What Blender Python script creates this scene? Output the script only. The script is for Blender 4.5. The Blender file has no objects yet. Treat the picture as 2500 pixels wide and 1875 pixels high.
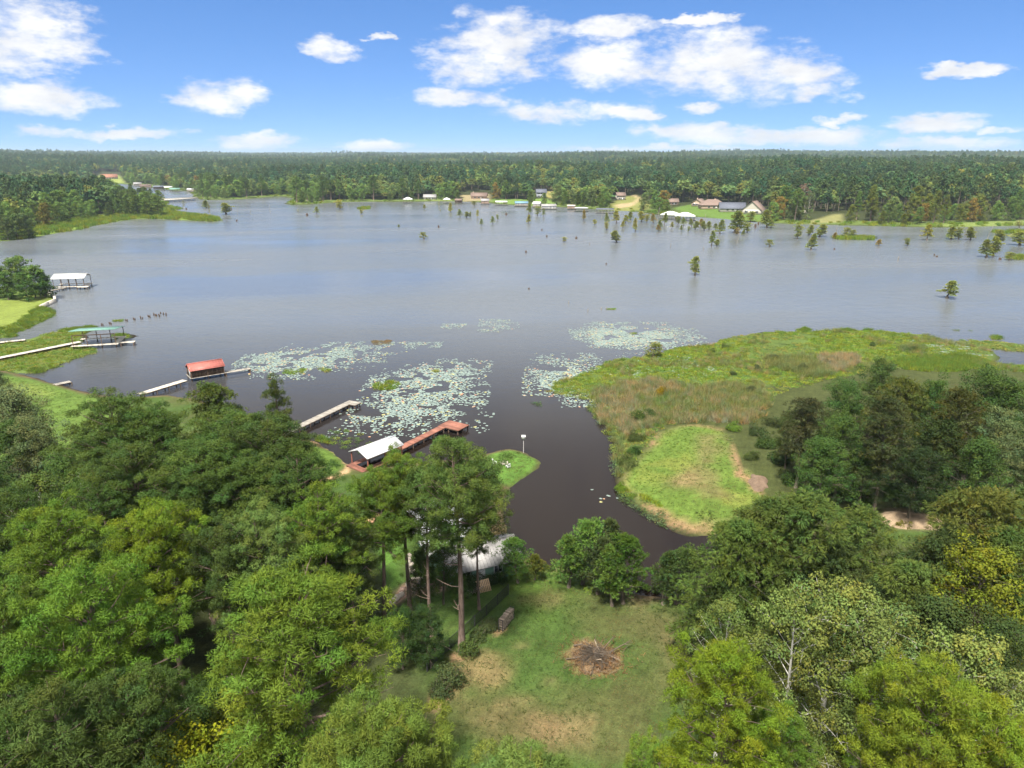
import bpy, math, random
import numpy as np

scene = bpy.context.scene
COL = scene.collection
R = math.radians

# ------------------------------------------------------------------ camera
CAM_H = 44.0
FOC = 1735.0 / 2500.0            # focal length as a fraction of the picture width
PITCH = R(17.87)                 # looking down by this much, towards +Y
cam_data = bpy.data.cameras.new("camera")
cam_data.sensor_width = 36.0
cam_data.lens = 36.0 * FOC
cam_data.clip_start = 0.5
cam_data.clip_end = 40000.0
cam = bpy.data.objects.new("camera", cam_data)
COL.objects.link(cam)
cam.location = (0, 0, CAM_H)
cam.rotation_euler = (math.pi / 2 - PITCH, 0, 0)
scene.camera = cam

# ------------------------------------------------------------------ exposure
vs = scene.view_settings
vs.view_transform = 'Standard'
vs.look = 'None'
vs.gamma = 1.0
vs.use_curve_mapping = False
vs.exposure = 1.44
scene.cycles.max_bounces = 6
scene.cycles.diffuse_bounces = 2
scene.cycles.glossy_bounces = 2
scene.cycles.transmission_bounces = 3
scene.cycles.transparent_max_bounces = 4
scene.cycles.volume_bounces = 0
scene.cycles.caustics_reflective = False
scene.cycles.caustics_refractive = False
scene.cycles.use_denoising = True
scene.cycles.use_adaptive_sampling = True
scene.cycles.adaptive_threshold = 0.02

# ------------------------------------------------------------------ sun
SUN_EL, SUN_AZ = R(62), R(203)        # azimuth clockwise from +Y: behind the camera, to its left
sun_data = bpy.data.lights.new("sun", 'SUN')
sun_data.energy = 3.6
sun_data.angle = R(7)
sun_data.color = (1.0, 0.95, 0.86)
sun = bpy.data.objects.new("sun", sun_data)
COL.objects.link(sun)
sun.rotation_euler = (math.pi / 2 - SUN_EL, 0, -SUN_AZ + math.pi)
sun.location = (0, -50, 200)

def pix_dir(px, py):
    """Direction of a picture point (2500 x 1875 picture) in the world."""
    dx = (px - 1250.0) / 1735.0
    dy = (937.5 - py) / 1735.0
    c, s = math.cos(PITCH), math.sin(PITCH)
    return np.array([dx, c + dy * s, -s + dy * c])

# ------------------------------------------------------------------ sky
world = bpy.data.worlds.new("World")
scene.world = world
world.use_nodes = True
wn, wl = world.node_tree.nodes, world.node_tree.links
wn.clear()

class NT:
    """Small helper for building node trees."""
    def __init__(self, nt):
        self.n, self.l = nt.nodes, nt.links
    def _set(self, sock, v):
        if isinstance(v, bpy.types.NodeSocket):
            self.l.new(v, sock)
        else:
            sock.default_value = v
    def math(self, op, a, b=None, c=None, clamp=False):
        m = self.n.new('ShaderNodeMath'); m.operation = op; m.use_clamp = clamp
        self._set(m.inputs[0], a)
        if b is not None: self._set(m.inputs[1], b)
        if c is not None: self._set(m.inputs[2], c)
        return m.outputs[0]
    def vmath(self, op, a, b=None, out=0):
        m = self.n.new('ShaderNodeVectorMath'); m.operation = op
        self._set(m.inputs[0], a)
        if b is not None: self._set(m.inputs[1], b)
        return m.outputs[out]
    def comb(self, x, y, z=0.0):
        m = self.n.new('ShaderNodeCombineXYZ')
        for i, v in enumerate((x, y, z)): self._set(m.inputs[i], v)
        return m.outputs[0]
    def sep(self, v):
        m = self.n.new('ShaderNodeSeparateXYZ'); self._set(m.inputs[0], v)
        return m.outputs
    def noise(self, vec, scale, detail=4, rough=0.55, out='Fac', lac=2.0, dist=0.0):
        m = self.n.new('ShaderNodeTexNoise')
        if vec is not None: self._set(m.inputs['Vector'], vec)
        m.inputs['Scale'].default_value = scale
        m.inputs['Detail'].default_value = detail
        m.inputs['Roughness'].default_value = rough
        m.inputs['Lacunarity'].default_value = lac
        m.inputs['Distortion'].default_value = dist
        return m.outputs[out]
    def maprange(self, v, a, b, c, d, smooth=False):
        m = self.n.new('ShaderNodeMapRange')
        if smooth: m.interpolation_type = 'SMOOTHSTEP'
        self._set(m.inputs[0], v)
        for i, x in enumerate((a, b, c, d)): self._set(m.inputs[i + 1], x)
        return m.outputs[0]
    def mix(self, f, a, b, mode='MIX'):
        m = self.n.new('ShaderNodeMix'); m.data_type = 'RGBA'; m.blend_type = mode
        self._set(m.inputs[0], f); self._set(m.inputs[6], a); self._set(m.inputs[7], b)
        return m.outputs[2]
    def ramp(self, v, stops):
        m = self.n.new('ShaderNodeValToRGB')
        self._set(m.inputs[0], v)
        el = m.color_ramp.elements
        while len(el) < len(stops): el.new(0.5)
        for e, (p, c) in zip(el, stops):
            e.position = p; e.color = (*c, 1)
        return m.outputs[0]

def build_sky():
    t = NT(world.node_tree)
    sky = wn.new('ShaderNodeTexSky')
    sky.sky_type = 'NISHITA'
    sky.sun_disc = False
    sky.sun_elevation = SUN_EL
    sky.sun_rotation = SUN_AZ
    sky.altitude = 0
    sky.air_density = 1.0
    sky.dust_density = 0.0
    sky.ozone_density = 3.0
    tc = wn.new('ShaderNodeTexCoord')
    d = t.vmath('NORMALIZE', tc.outputs['Generated'])
    x, y, z = t.sep(d)
    az = t.math('ARCTAN2', x, y)
    el = t.math('ARCSINE', z)
    ae = t.comb(az, el)
    # the sky's blue is read some way above the direction itself: clear, deep air down to the horizon
    up = t.comb(x, y, t.math('ADD', t.math('MULTIPLY', t.math('MAXIMUM', z, 0.0), 1.25), 0.14))
    wl.new(t.vmath('NORMALIZE', up), sky.inputs[0])
    # fine wisps distort the cloud outlines
    stretched = t.vmath('MULTIPLY', ae, (1.0, 2.2, 1.0))
    wob = t.noise(stretched, 22.0, 4, 0.62, out='Color')
    wob = t.vmath('SUBTRACT', wob, (0.5, 0.5, 0.5))
    wob = t.vmath('MULTIPLY', wob, (0.10, 0.030, 0.0))
    q = t.vmath('ADD', ae, wob)
    fb = t.noise(stretched, 13.0, 7, 0.64)
    clouds = [(1085, 80, 120, 48), (1045, 140, 105, 40), (985, 208, 110, 18), (1330, 135, 150, 40), (1500, 135, 180, 58),
              (1640, 165, 150, 44), (1745, 200, 70, 16), (1320, 58, 110, 20), (1510, 45, 70, 9), (1225, 240, 150, 22),
              (1360, 250, 60, 12), (30, 50, 95, 62), (60, 95, 110, 30), (35, 135, 75, 22), (60, 205, 110, 30), (220, 286, 140, 12),
              (480, 207, 82, 32), (718, 106, 52, 22), (568, 308, 76, 15), (808, 314, 62, 15), (1490, 285, 120, 22),
              (1690, 296, 200, 18), (1400, 322, 210, 8), (1818, 257, 44, 10), (2038, 262, 76, 19), (2030, 311, 110, 12),
              (2085, 152, 66, 9), (1515, 233, 40, 10), (2180, 280, 40, 9), (830, 82, 24, 8)]
    best = None
    for (cx, cy, w, h) in clouds:
        v = pix_dir(cx * 1.1302, cy * 1.1302)
        v = v / np.linalg.norm(v)
        a0, e0 = math.atan2(v[0], v[1]), math.asin(v[2])
        k = 1.1302 / 1735.0
        s = t.vmath('SUBTRACT', q, (a0, e0, 0))
        s = t.vmath('MULTIPLY', s, (0.96 / (w * k), 0.98 / (h * k), 0))
        dd = t.vmath('DOT_PRODUCT', s, s, out=1)
        best = dd if best is None else t.math('MINIMUM', best, dd)
    cov = t.math('SUBTRACT', 1.0, t.math('MINIMUM', best, 4.0))
    # the broken cloud deck that goes on above and to the sides of the picture
    plane = t.vmath('MULTIPLY', d, t.comb(t.math('DIVIDE', 1.0, t.math('MAXIMUM', z, 0.06)), t.math('DIVIDE', 1.0, t.math('MAXIMUM', z, 0.06)), 0.0))
    deck = t.noise(plane, 0.9, 4, 0.6)
    deck = t.maprange(deck, 0.26, 0.50, -1.0, 1.2)
    above = t.maprange(el, R(10.5), R(17), 0.0, 1.0, True)
    side = t.maprange(t.math('ABSOLUTE', az), R(39), R(48), 0.0, 1.0, True)
    out = t.math('MAXIMUM', above, side)
    deck = t.math('ADD', deck, t.math('MULTIPLY', t.math('SUBTRACT', out, 1.0), 4.0))
    cov = t.math('MAXIMUM', cov, deck)
    dens = t.math('ADD', t.math('MULTIPLY', cov, 0.95), t.math('MULTIPLY', t.math('SUBTRACT', fb, 0.5), 4.2))
    alpha = t.maprange(dens, -0.3, 1.1, 0.0, 1.0, True)
    alpha = t.math('MULTIPLY', alpha, t.maprange(el, R(-0.3), R(0.6), 0.0, 1.0, True))
    # cloud brightness: thick cores a little greyer
    core = t.noise(t.vmath('ADD', stretched, (3.1, 0.02, 0)), 11.0, 4, 0.6)
    ccol = t.ramp(core, [(0.34, (4.7, 4.85, 5.2)), (0.62, (6.3, 6.25, 6.2))])
    hsv = wn.new('ShaderNodeHueSaturation')
    hsv.inputs['Saturation'].default_value = 1.22
    hsv.inputs['Value'].default_value = 1.0
    wl.new(sky.outputs[0], hsv.inputs['Color'])
    tinted = t.vmath('MULTIPLY', hsv.outputs[0], (1.08, 1.02, 1.12))
    col = t.mix(alpha, tinted, ccol)
    bg = wn.new('ShaderNodeBackground')
    bg.inputs['Strength'].default_value = 0.065
    wl.new(col, bg.inputs['Color'])
    o = wn.new('ShaderNodeOutputWorld')
    wl.new(bg.outputs[0], o.inputs['Surface'])
build_sky()
world.cycles.sampling_method = 'MANUAL'
world.cycles.sample_map_resolution = 1024

# ------------------------------------------------------------------ small numeric helpers
def hash2(ix, iy, seed):
    n = (ix.astype(np.int64) * 374761393 + iy.astype(np.int64) * 668265263 + seed * 1442695041) & 0x7fffffff
    n = ((n ^ (n >> 13)) * 1274126177) & 0x7fffffff
    n = (n ^ (n >> 16)) & 0x7fffffff
    return n / float(0x7fffffff)

def vnoise(x, y, seed=0):
    ix, iy = np.floor(x), np.floor(y)
    fx, fy = x - ix, y - iy
    fx = fx * fx * (3 - 2 * fx); fy = fy * fy * (3 - 2 * fy)
    a = hash2(ix, iy, seed); b = hash2(ix + 1, iy, seed)
    c = hash2(ix, iy + 1, seed); e = hash2(ix + 1, iy + 1, seed)
    return (a * (1 - fx) + b * fx) * (1 - fy) + (c * (1 - fx) + e * fx) * fy

def fbm(x, y, scale, octaves=4, seed=0, gain=0.5):
    x = np.asarray(x, float); y = np.asarray(y, float)
    s = np.zeros(np.broadcast(x, y).shape); amp = 1.0; tot = 0.0; f = 1.0 / scale
    for o in range(octaves):
        s = s + amp * vnoise(x * f + 17.3 * o, y * f - 9.1 * o, seed + o * 31)
        tot += amp; amp *= gain; f *= 2.03
    return s / tot

def sstep(a, b, x):
    u = np.clip((x - a) / (b - a), 0, 1)
    return u * u * (3 - 2 * u)

def flat_pt(px, py, z=0.0):
    """Where the line of sight through a picture point meets the level z."""
    v = pix_dir(px, py)
    k = (z - CAM_H) / v[2]
    return np.array([v[0] * k, v[1] * k, z])

def poly_world(pts, z=0.0):
    return np.array([flat_pt(px, py, z)[:2] for px, py in pts])

def smooth_poly(P, it=2):
    for _ in range(it):
        Q = np.roll(P, -1, axis=0)
        P = np.stack([0.75 * P + 0.25 * Q, 0.25 * P + 0.75 * Q], 1).reshape(-1, 2)
    return P

def sdist(P, x, y):
    """Signed distance to polygon P, positive inside."""
    x = np.asarray(x, float).ravel(); y = np.asarray(y, float).ravel()
    best = np.full(x.shape, 1e18); inside = np.zeros(x.shape, bool)
    n = len(P)
    for i in range(n):
        ax, ay = P[i]; bx, by = P[(i + 1) % n]
        ex, ey = bx - ax, by - ay
        L = ex * ex + ey * ey + 1e-12
        tt = np.clip(((x - ax) * ex + (y - ay) * ey) / L, 0, 1)
        dx = x - ax - tt * ex; dy = y - ay - tt * ey
        best = np.minimum(best, dx * dx + dy * dy)
        if ay != by:
            c = ((ay > y) != (by > y)) & (x < ex * (y - ay) / ey + ax)
            inside ^= c
    d = np.sqrt(best)
    return np.where(inside, d, -d)
# ------------------------------------------------------------------ shorelines (traced on the water level)
def SP(pts, it=2): return smooth_poly(poly_world(pts), it)

mainland_px = [(-700, 900), (0, 903), (50, 914), (100, 926), (150, 942), (205, 957), (300, 972), (370, 968), (430, 965), (520, 985), (620, 1030),
               (700, 1062), (745, 1072), (790, 1088), (825, 1112), (848, 1140), (905, 1150), (960, 1140), (1040, 1128), (1130, 1122), (1190, 1108), (1215, 1099),
               (1250, 1097), (1285, 1108), (1318, 1126), (1320, 1135), (1300, 1152), (1275, 1170), (1246, 1194), (1228, 1230), (1228, 1290), (1240, 1330), (1280, 1366),
               (1330, 1380), (1400, 1390), (1460, 1418), (1510, 1444), (1590, 1455), (1700, 1452), (1780, 1400), (1860, 1340), (1980, 1290), (2040, 1290), (2100, 1325),
               (2300, 1400), (2700, 1480), (3400, 1700), (3800, 2100), (1250, 3200), (-1800, 2100)]
MAINLAND = SP(mainland_px, 2)
POINT = SP([(1512, 1190), (1502, 1172), (1518, 1120), (1530, 1075), (1560, 1040), (1680, 985), (1800, 960), (1900, 930), (2060, 895), (2250, 880), (2500, 900), (3100, 930), (3400, 1100), (3300, 1400), (2600, 1480),
            (2200, 1400), (2080, 1345), (1970, 1290), (1850, 1290), (1760, 1308), (1700, 1316), (1650, 1301), (1610, 1272), (1540, 1238)], 2)
MARSH = SP([(1500, 1150), (1512, 1085), (1485, 1030), (1452, 995), (1440, 962), (1385, 955), (1340, 950), (1370, 930), (1440, 905), (1462, 884), (1530, 880), (1590, 865), (1660, 848), (1730, 842), (1800, 818), (1900, 811),
            (2050, 806), (2240, 813), (2300, 830), (2400, 848), (2440, 868), (2420, 885), (2500, 895), (3000, 920), (3300, 1100), (2500, 1250), (1900, 1200)], 2)
MARSH2 = SP([(2320, 828), (2400, 832), (2450, 838), (2500, 842), (2900, 850), (2900, 868), (2520, 862), (2460, 856), (2370, 846)], 2)
SPIT = SP([(-900, 700), (0, 706), (60, 709), (110, 712), (133, 724), (135, 738), (100, 750), (128, 757), (136, 768), (104, 786), (60, 806), (34, 812), (48, 823), (0, 826), (-200, 832), (-900, 850)], 1)
LMARSH = SP([(-900, 845), (0, 836), (60, 829), (100, 816), (150, 806), (236, 796), (240, 802), (205, 814), (192, 838), (232, 850), (250, 858), (195, 872), (150, 890), (108, 910), (60, 916), (0, 906), (-900, 905)], 2)
LWEED = SP([(272, 820), (300, 816), (322, 823), (300, 829), (280, 832)], 2)
PENIN = SP([(-900, 600), (0, 591), (60, 583), (130, 571), (190, 561), (250, 547), (300, 539), (340, 534), (420, 536), (500, 541), (536, 541), (530, 532), (480, 525), (415, 518), (412, 514), (448, 510), (430, 505), (402, 507),
            (408, 492), (395, 484), (300, 480), (150, 474), (-300, 468), (-900, 460)], 2)
far_px = [(-1400, 452), (0, 452), (160, 451), (230, 450), (300, 449), (340, 453), (372, 458), (420, 466), (455, 466), (470, 474), (478, 487), (520, 488), (570, 488), (640, 483), (690, 479), (720, 487), (690, 500), (755, 500), (820, 494), (890, 493),
          (1000, 493), (1090, 491), (1180, 494), (1250, 501), (1330, 504), (1400, 507), (1480, 514), (1550, 516), (1620, 526), (1700, 530), (1760, 533), (1800, 540), (1860, 543), (1900, 546), (1960, 548), (2100, 551),
          (2220, 554), (2300, 556), (2400, 553), (2500, 551), (3300, 545)]
# closed well behind the horizon
FAR = smooth_poly(np.vstack([poly_world(far_px), [[6000, 700], [17000, 2500], [17000, 15000], [-17000, 15000], [-17000, 3500], [-9000, 1500]]]), 1)
LAWN_POINT = SP([(1515, 1180), (1550, 1130), (1590, 1090), (1610, 1060), (1650, 1048), (1710, 1046), (1760, 1056), (1785, 1085), (1800, 1150), (1830, 1165), (1855, 1195), (1860, 1240), (1830, 1280), (1760, 1300),
                 (1700, 1310), (1650, 1296), (1615, 1265), (1560, 1236)], 2)

def far_height(x, y, sd):
    d = np.hypot(x, y)
    hills = fbm(x, y, 620, 4, 5)
    h = np.minimum(0.9, sd * 0.16) + 17 * (1 - np.exp(-np.maximum(sd - 35, 0) / 420.0))
    h = h + (hills - 0.5) * 52 * (1 - np.exp(-np.maximum(sd - 60, 0) / 400.0))
    h = np.maximum(h, np.minimum(0.9, sd * 0.16) + np.minimum(np.maximum(sd - 30, 0) * 0.012, 4.0))
    h = h + 18 * sstep(1800, 5200, d) * (0.55 + 0.9 * fbm(x, y, 2200, 3, 9)) + 13 * sstep(5200, 9500, d)
    return h

def height(x, y):
    x = np.asarray(x, float); y = np.asarray(y, float)
    shp = np.broadcast(x, y).shape
    x = np.broadcast_to(x, shp).ravel(); y = np.broadcast_to(y, shp).ravel()
    h = np.full(x.shape, -1.3)
    def land(P, f, margin=8.0):
        lo, hi = P.min(0) - margin, P.max(0) + margin
        m = (x > lo[0]) & (x < hi[0]) & (y > lo[1]) & (y < hi[1])
        if not m.any(): return
        s = sdist(P, x[m], y[m])
        h[m] = np.maximum(h[m], f(s, x[m], y[m]))
    jit = lambda X, Y, a, sc: (fbm(X, Y, sc, 3, 3) - 0.5) * a
    def f_main(s, X, Y):
        s = s + jit(X, Y, 1.6, 3.0)
        return np.clip(s * 0.38, -1.3, 0.55) + np.clip(s - 1.5, 0, 70) * 0.028 + (fbm(X, Y, 14, 3, 8) - 0.5) * 0.3 * sstep(1, 6, s)
    def f_point(s, X, Y):
        s = s + jit(X, Y, 1.8, 3.0)
        return np.clip(s * 0.35, -1.3, 0.5) + np.clip(s - 1.5, 0, 20) * 0.03 + (fbm(X, Y, 9, 3, 8) - 0.5) * 0.25 * sstep(1, 6, s)
    def f_marsh(s, X, Y):
        s = s + jit(X, Y, 5.0, 6.0)
        n = fbm(X, Y, 7, 4, 21)
        return np.where(s > 0, np.clip(s * 0.1, 0, 0.16) + (n - 0.47) * 0.55 * (1 - 0.75 * sstep(6, 18, s)), np.clip(s * 0.3, -1.3, 0) - 0.04)
    def f_spit(s, X, Y):
        return np.clip(s * 0.5, -1.3, 0.7) + np.clip(s - 2, 0, 60) * 0.03
    def f_pen(s, X, Y):
        s = s + jit(X, Y, 5, 14)
        return np.clip(s * 0.12, -1.3, 0.7) + np.clip(s - 10, 0, 120) * 0.035
    def f_far(s, X, Y):
        s = s + jit(X, Y, 9, 30)
        return np.where(s > 0, far_height(X, Y, np.maximum(s, 0)), np.clip(s * 0.12, -1.3, 0))
    land(MAINLAND, f_main); land(POINT, f_point); land(MARSH, f_marsh); land(MARSH2, f_marsh); land(LMARSH, f_marsh); land(LWEED, f_marsh)
    land(SPIT, f_spit); land(PENIN, f_pen, 20); land(FAR, f_far, 40)
    return h.reshape(shp)

GY = [-45.0]
while GY[-1] < 11500:
    GY.append(GY[-1] + max(0.62, 0.62 + (GY[-1] - 165) * 0.0155))
GY = np.array(GY); GN = 480
GU = np.linspace(-1, 1, GN)
GW_ = 85 + 0.86 * np.maximum(GY, 0)
GX = GU[None] * GW_[:, None]; GYY = np.broadcast_to(GY[:, None], GX.shape)
GZ = height(GX, GYY)

def hz(x, y):
    """Ground height at a point, read off the ground sheet."""
    i = int(np.clip(np.searchsorted(GY, y) - 1, 0, len(GY) - 2))
    v = min(max((y - GY[i]) / (GY[i + 1] - GY[i]), 0.0), 1.0)
    w = GW_[i] * (1 - v) + GW_[i + 1] * v
    c = min(max((x / w + 1) * 0.5 * (GN - 1), 0.0), GN - 1.001)
    j = int(c); u = c - j
    return float((GZ[i, j] * (1 - u) + GZ[i, j + 1] * u) * (1 - v) + (GZ[i + 1, j] * (1 - u) + GZ[i + 1, j + 1] * u) * v)

def G(px, py, dz=0.0):
    """Ground (or water) point seen at a picture point."""
    z = 0.0
    for _ in range(10):
        p = flat_pt(px, py, z)
        z2 = max(0.0, hz(p[0], p[1]))
        z = 0.5 * z + 0.5 * z2
    p = flat_pt(px, py, z)
    return (float(p[0]), float(p[1]), float(max(0.0, hz(p[0], p[1]))) + dz)

# ------------------------------------------------------------------ mesh builder
class Geo:
    def __init__(self):
        self.v, self.f, self.m, self.c, self.n = [], [], [], [], 0
        self.nrm = None
    def add(self, V, F, mat=0, col=None):
        V = np.asarray(V, float).reshape(-1, 3); F = np.asarray(F, np.int64)
        self.v.append(V); self.f.append(F + self.n); self.m.append(np.full(len(F), mat, np.int32))
        c = np.ones((len(V), 3)) if col is None else np.broadcast_to(np.asarray(col, float), (len(V), 3))
        self.c.append(c); self.n += len(V)
        return self
    def box(self, c, s, rz=0.0, mat=0, col=None, rx=0.0, ry=0.0):
        v = np.array([(sx, sy, sz) for sx in (-.5, .5) for sy in (-.5, .5) for sz in (-.5, .5)]) * np.array(s)
        if rx: v = v @ np.array([[1, 0, 0], [0, math.cos(rx), math.sin(rx)], [0, -math.sin(rx), math.cos(rx)]])
        if ry: v = v @ np.array([[math.cos(ry), 0, -math.sin(ry)], [0, 1, 0], [math.sin(ry), 0, math.cos(ry)]])
        v = v @ np.array([[math.cos(rz), math.sin(rz), 0], [-math.sin(rz), math.cos(rz), 0], [0, 0, 1]])
        f = [(0, 1, 3, 2), (4, 6, 7, 5), (0, 4, 5, 1), (2, 3, 7, 6), (0, 2, 6, 4), (1, 5, 7, 3)]
        return self.add(v + np.array(c), f, mat, col)
    def tube(self, path, rad, n=6, mat=0, col=None, cap=True):
        P = np.asarray(path, float); k = len(P)
        r = np.broadcast_to(np.asarray(rad, float), (k,))
        T = np.gradient(P, axis=0); T /= np.linalg.norm(T, axis=1)[:, None] + 1e-9
        ref = np.where(np.abs(T[:, 2:3]) > 0.9, np.array([[1.0, 0, 0]]), np.array([[0, 0, 1.0]]))
        U = np.cross(T, ref); U /= np.linalg.norm(U, axis=1)[:, None] + 1e-9
        W = np.cross(T, U)
        a = np.linspace(0, 2 * np.pi, n, endpoint=False)
        V = P[:, None] + r[:, None, None] * (np.cos(a)[None, :, None] * U[:, None] + np.sin(a)[None, :, None] * W[:, None])
        i = np.arange(k - 1)[:, None] * n; j = np.arange(n)[None]; j2 = (j + 1) % n
        F = np.stack([i + j, i + j2, i + n + j2, i + n + j], -1).reshape(-1, 4)
        self.add(V.reshape(-1, 3), F, mat, col)
        if cap:
            base = self.n - k * n
            for s in (0, (k - 1) * n):
                ring = [base + s + q for q in range(n)]
                for q in range(1, n - 1):
                    self.f.append(np.array([[ring[0], ring[q], ring[q + 1]]])); self.m.append(np.array([mat], np.int32))
        return self
    def poly(self, pts, mat=0, col=None):
        return self.add(pts, [list(range(len(pts)))], mat, col)
    def prism(self, outline, z0, z1, mat=0, col=None):
        n = len(outline)
        V = [(x, y, z0) for x, y in outline] + [(x, y, z1) for x, y in outline]
        self.add(V, [(i, (i + 1) % n, n + (i + 1) % n, n + i) for i in range(n)], mat, col)
        self.poly([(x, y, z1) for x, y in outline], mat, col)
        self.poly([(x, y, z0) for x, y in reversed(outline)], mat, col)
        return self
    def mesh(self, name, mats, smooth=False):
        V = np.concatenate(self.v)
        lens = np.concatenate([np.full(len(f), f.shape[1], np.int32) for f in self.f])
        loops = np.concatenate([f.ravel() for f in self.f]).astype(np.int32)
        mi = np.concatenate(self.m); C = np.concatenate(self.c)
        me = bpy.data.meshes.new(name)
        me.vertices.add(len(V)); me.vertices.foreach_set('co', V.astype(np.float32).ravel())
        me.loops.add(len(loops)); me.loops.foreach_set('vertex_index', loops)
        me.polygons.add(len(lens))
        st = np.concatenate([[0], np.cumsum(lens)[:-1]]).astype(np.int32)
        me.polygons.foreach_set('loop_start', st); me.polygons.foreach_set('loop_total', lens)
        me.polygons.foreach_set('material_index', mi)
        if smooth: me.polygons.foreach_set('use_smooth', np.ones(len(lens), bool))
        at = me.color_attributes.new('tint', 'FLOAT_COLOR', 'POINT')
        at.data.foreach_set('color', np.hstack([C, np.ones((len(C), 1))]).astype(np.float32).ravel())
        for m in (mats if isinstance(mats, (list, tuple)) else [mats]): me.materials.append(m)
        me.update(calc_edges=True)
        return me
    def obj(self, name, mats, parent=None, smooth=False, kind=None):
        return link(name, self.mesh(name, mats, smooth), parent, kind)

def link(name, data, parent=None, kind=None):
    o = bpy.data.objects.new(name, data)
    COL.objects.link(o)
    if parent is not None: o.parent = parent
    if kind: o['kind'] = kind
    return o

def thing(name, label, cat, loc=(0, 0, 0), rz=0.0, group=None):
    o = link(name, None)
    o.empty_display_size = 0.3
    o.location = loc; o.rotation_euler = (0, 0, rz)
    return tag(o, label, cat, group)

def tag(o, label, cat, group=None):
    o['label'] = label; o['category'] = cat
    if group: o['group'] = group
    return o

# ------------------------------------------------------------------ materials
def mat(name, build):
    m = bpy.data.materials.new(name); m.use_nodes = True
    nt = m.node_tree; nt.nodes.clear()
    t = NT(nt)
    o = nt.nodes.new('ShaderNodeOutputMaterial')
    s = build(t, nt.nodes, nt.links)
    nt.links.new(s, o.inputs['Surface'])
    return m

def pbsdf(t, col, rough=0.8, spec=0.3, normal=None, metal=0.0):
    p = t.n.new('ShaderNodeBsdfPrincipled')
    t._set(p.inputs['Base Color'], col if isinstance(col, bpy.types.NodeSocket) else (*col, 1))
    t._set(p.inputs['Roughness'], rough)
    t._set(p.inputs['Specular IOR Level'], spec)
    p.inputs['Metallic'].default_value = metal
    if normal is not None: t._set(p.inputs['Normal'], normal)
    return p.outputs[0]

def bump(t, h, strength, dist):
    b = t.n.new('ShaderNodeBump')
    b.inputs['Strength'].default_value = strength; b.inputs['Distance'].default_value = dist
    t._set(b.inputs['Height'], h)
    return b.outputs[0]

def attr(t, name='tint'):
    a = t.n.new('ShaderNodeAttribute'); a.attribute_name = name
    return a.outputs['Color']

def wpos(t):
    return t.n.new('ShaderNodeNewGeometry').outputs['Position']

def opos(t):
    return t.n.new('ShaderNodeTexCoord').outputs['Object']

def plain(name, col, rough=0.8, spec=0.3, var=0.25, scale=1.5, metal=0.0, bumpd=0.0, stretch=(1, 1, 1)):
    """Weathered plain colour: two noises vary the value."""
    def b(t, n, l):
        p = t.vmath('MULTIPLY', opos(t), stretch)
        a = t.noise(p, scale, 5, 0.6)
        c = t.noise(p, scale * 9, 3, 0.6)
        f = t.math('ADD', t.math('MULTIPLY', a, 0.65), t.math('MULTIPLY', c, 0.35))
        f = t.maprange(f, 0.3, 0.7, 1 - var, 1 + var)
        colv = t.vmath('MULTIPLY', attr(t), (*col,))
        colv = t.vmath('MULTIPLY', colv, t.comb(f, f, f))
        nrm = bump(t, c, 0.5, bumpd) if bumpd else None
        return pbsdf(t, colv, rough, spec, nrm, metal)
    return mat(name, b)

def ground_mat():
    def b(t, n, l):
        p = wpos(t)
        fine = t.noise(p, 5.5, 4, 0.7)
        mid = t.noise(p, 0.9, 5, 0.62)
        big = t.noise(p, 0.16, 4, 0.6)
        f = t.math('MULTIPLY', t.maprange(fine, 0.25, 0.75, 0.62, 1.38), t.maprange(mid, 0.25, 0.75, 0.74, 1.26))
        f = t.math('MULTIPLY', f, t.maprange(big, 0.3, 0.7, 0.88, 1.12))
        c = t.vmath('MULTIPLY', attr(t), t.comb(f, f, f))
        rotm = n.new('ShaderNodeVectorRotate'); rotm.rotation_type = 'Z_AXIS'; rotm.inputs['Angle'].default_value = R(24); l.new(p, rotm.inputs['Vector'])
        streak = t.noise(t.vmath('MULTIPLY', rotm.outputs[0], (2.2, 0.22, 1)), 1.0, 4, 0.65)
        g2 = t.noise(p, 16.0, 3, 0.75)
        f2 = t.math('MULTIPLY', t.maprange(streak, 0.3, 0.7, 0.86, 1.14), t.maprange(g2, 0.3, 0.7, 0.75, 1.25))
        c = t.vmath('MULTIPLY', c, t.comb(f2, f2, f2))
        # dry blades mixed through the turf
        dry = t.maprange(t.noise(p, 2.3, 5, 0.7), 0.5, 0.8, 0.0, 0.4)
        c2 = t.vmath('MULTIPLY', c, (1.45, 1.08, 0.9))
        c = t.mix(dry, c, c2)
        h = t.math('ADD', t.math('MULTIPLY', fine, 0.5), mid)
        return pbsdf(t, c, 0.95, 0.08, bump(t, h, 0.6, 0.12))
    return mat("ground_turf_soil", b)
M_GROUND = ground_mat()

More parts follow.
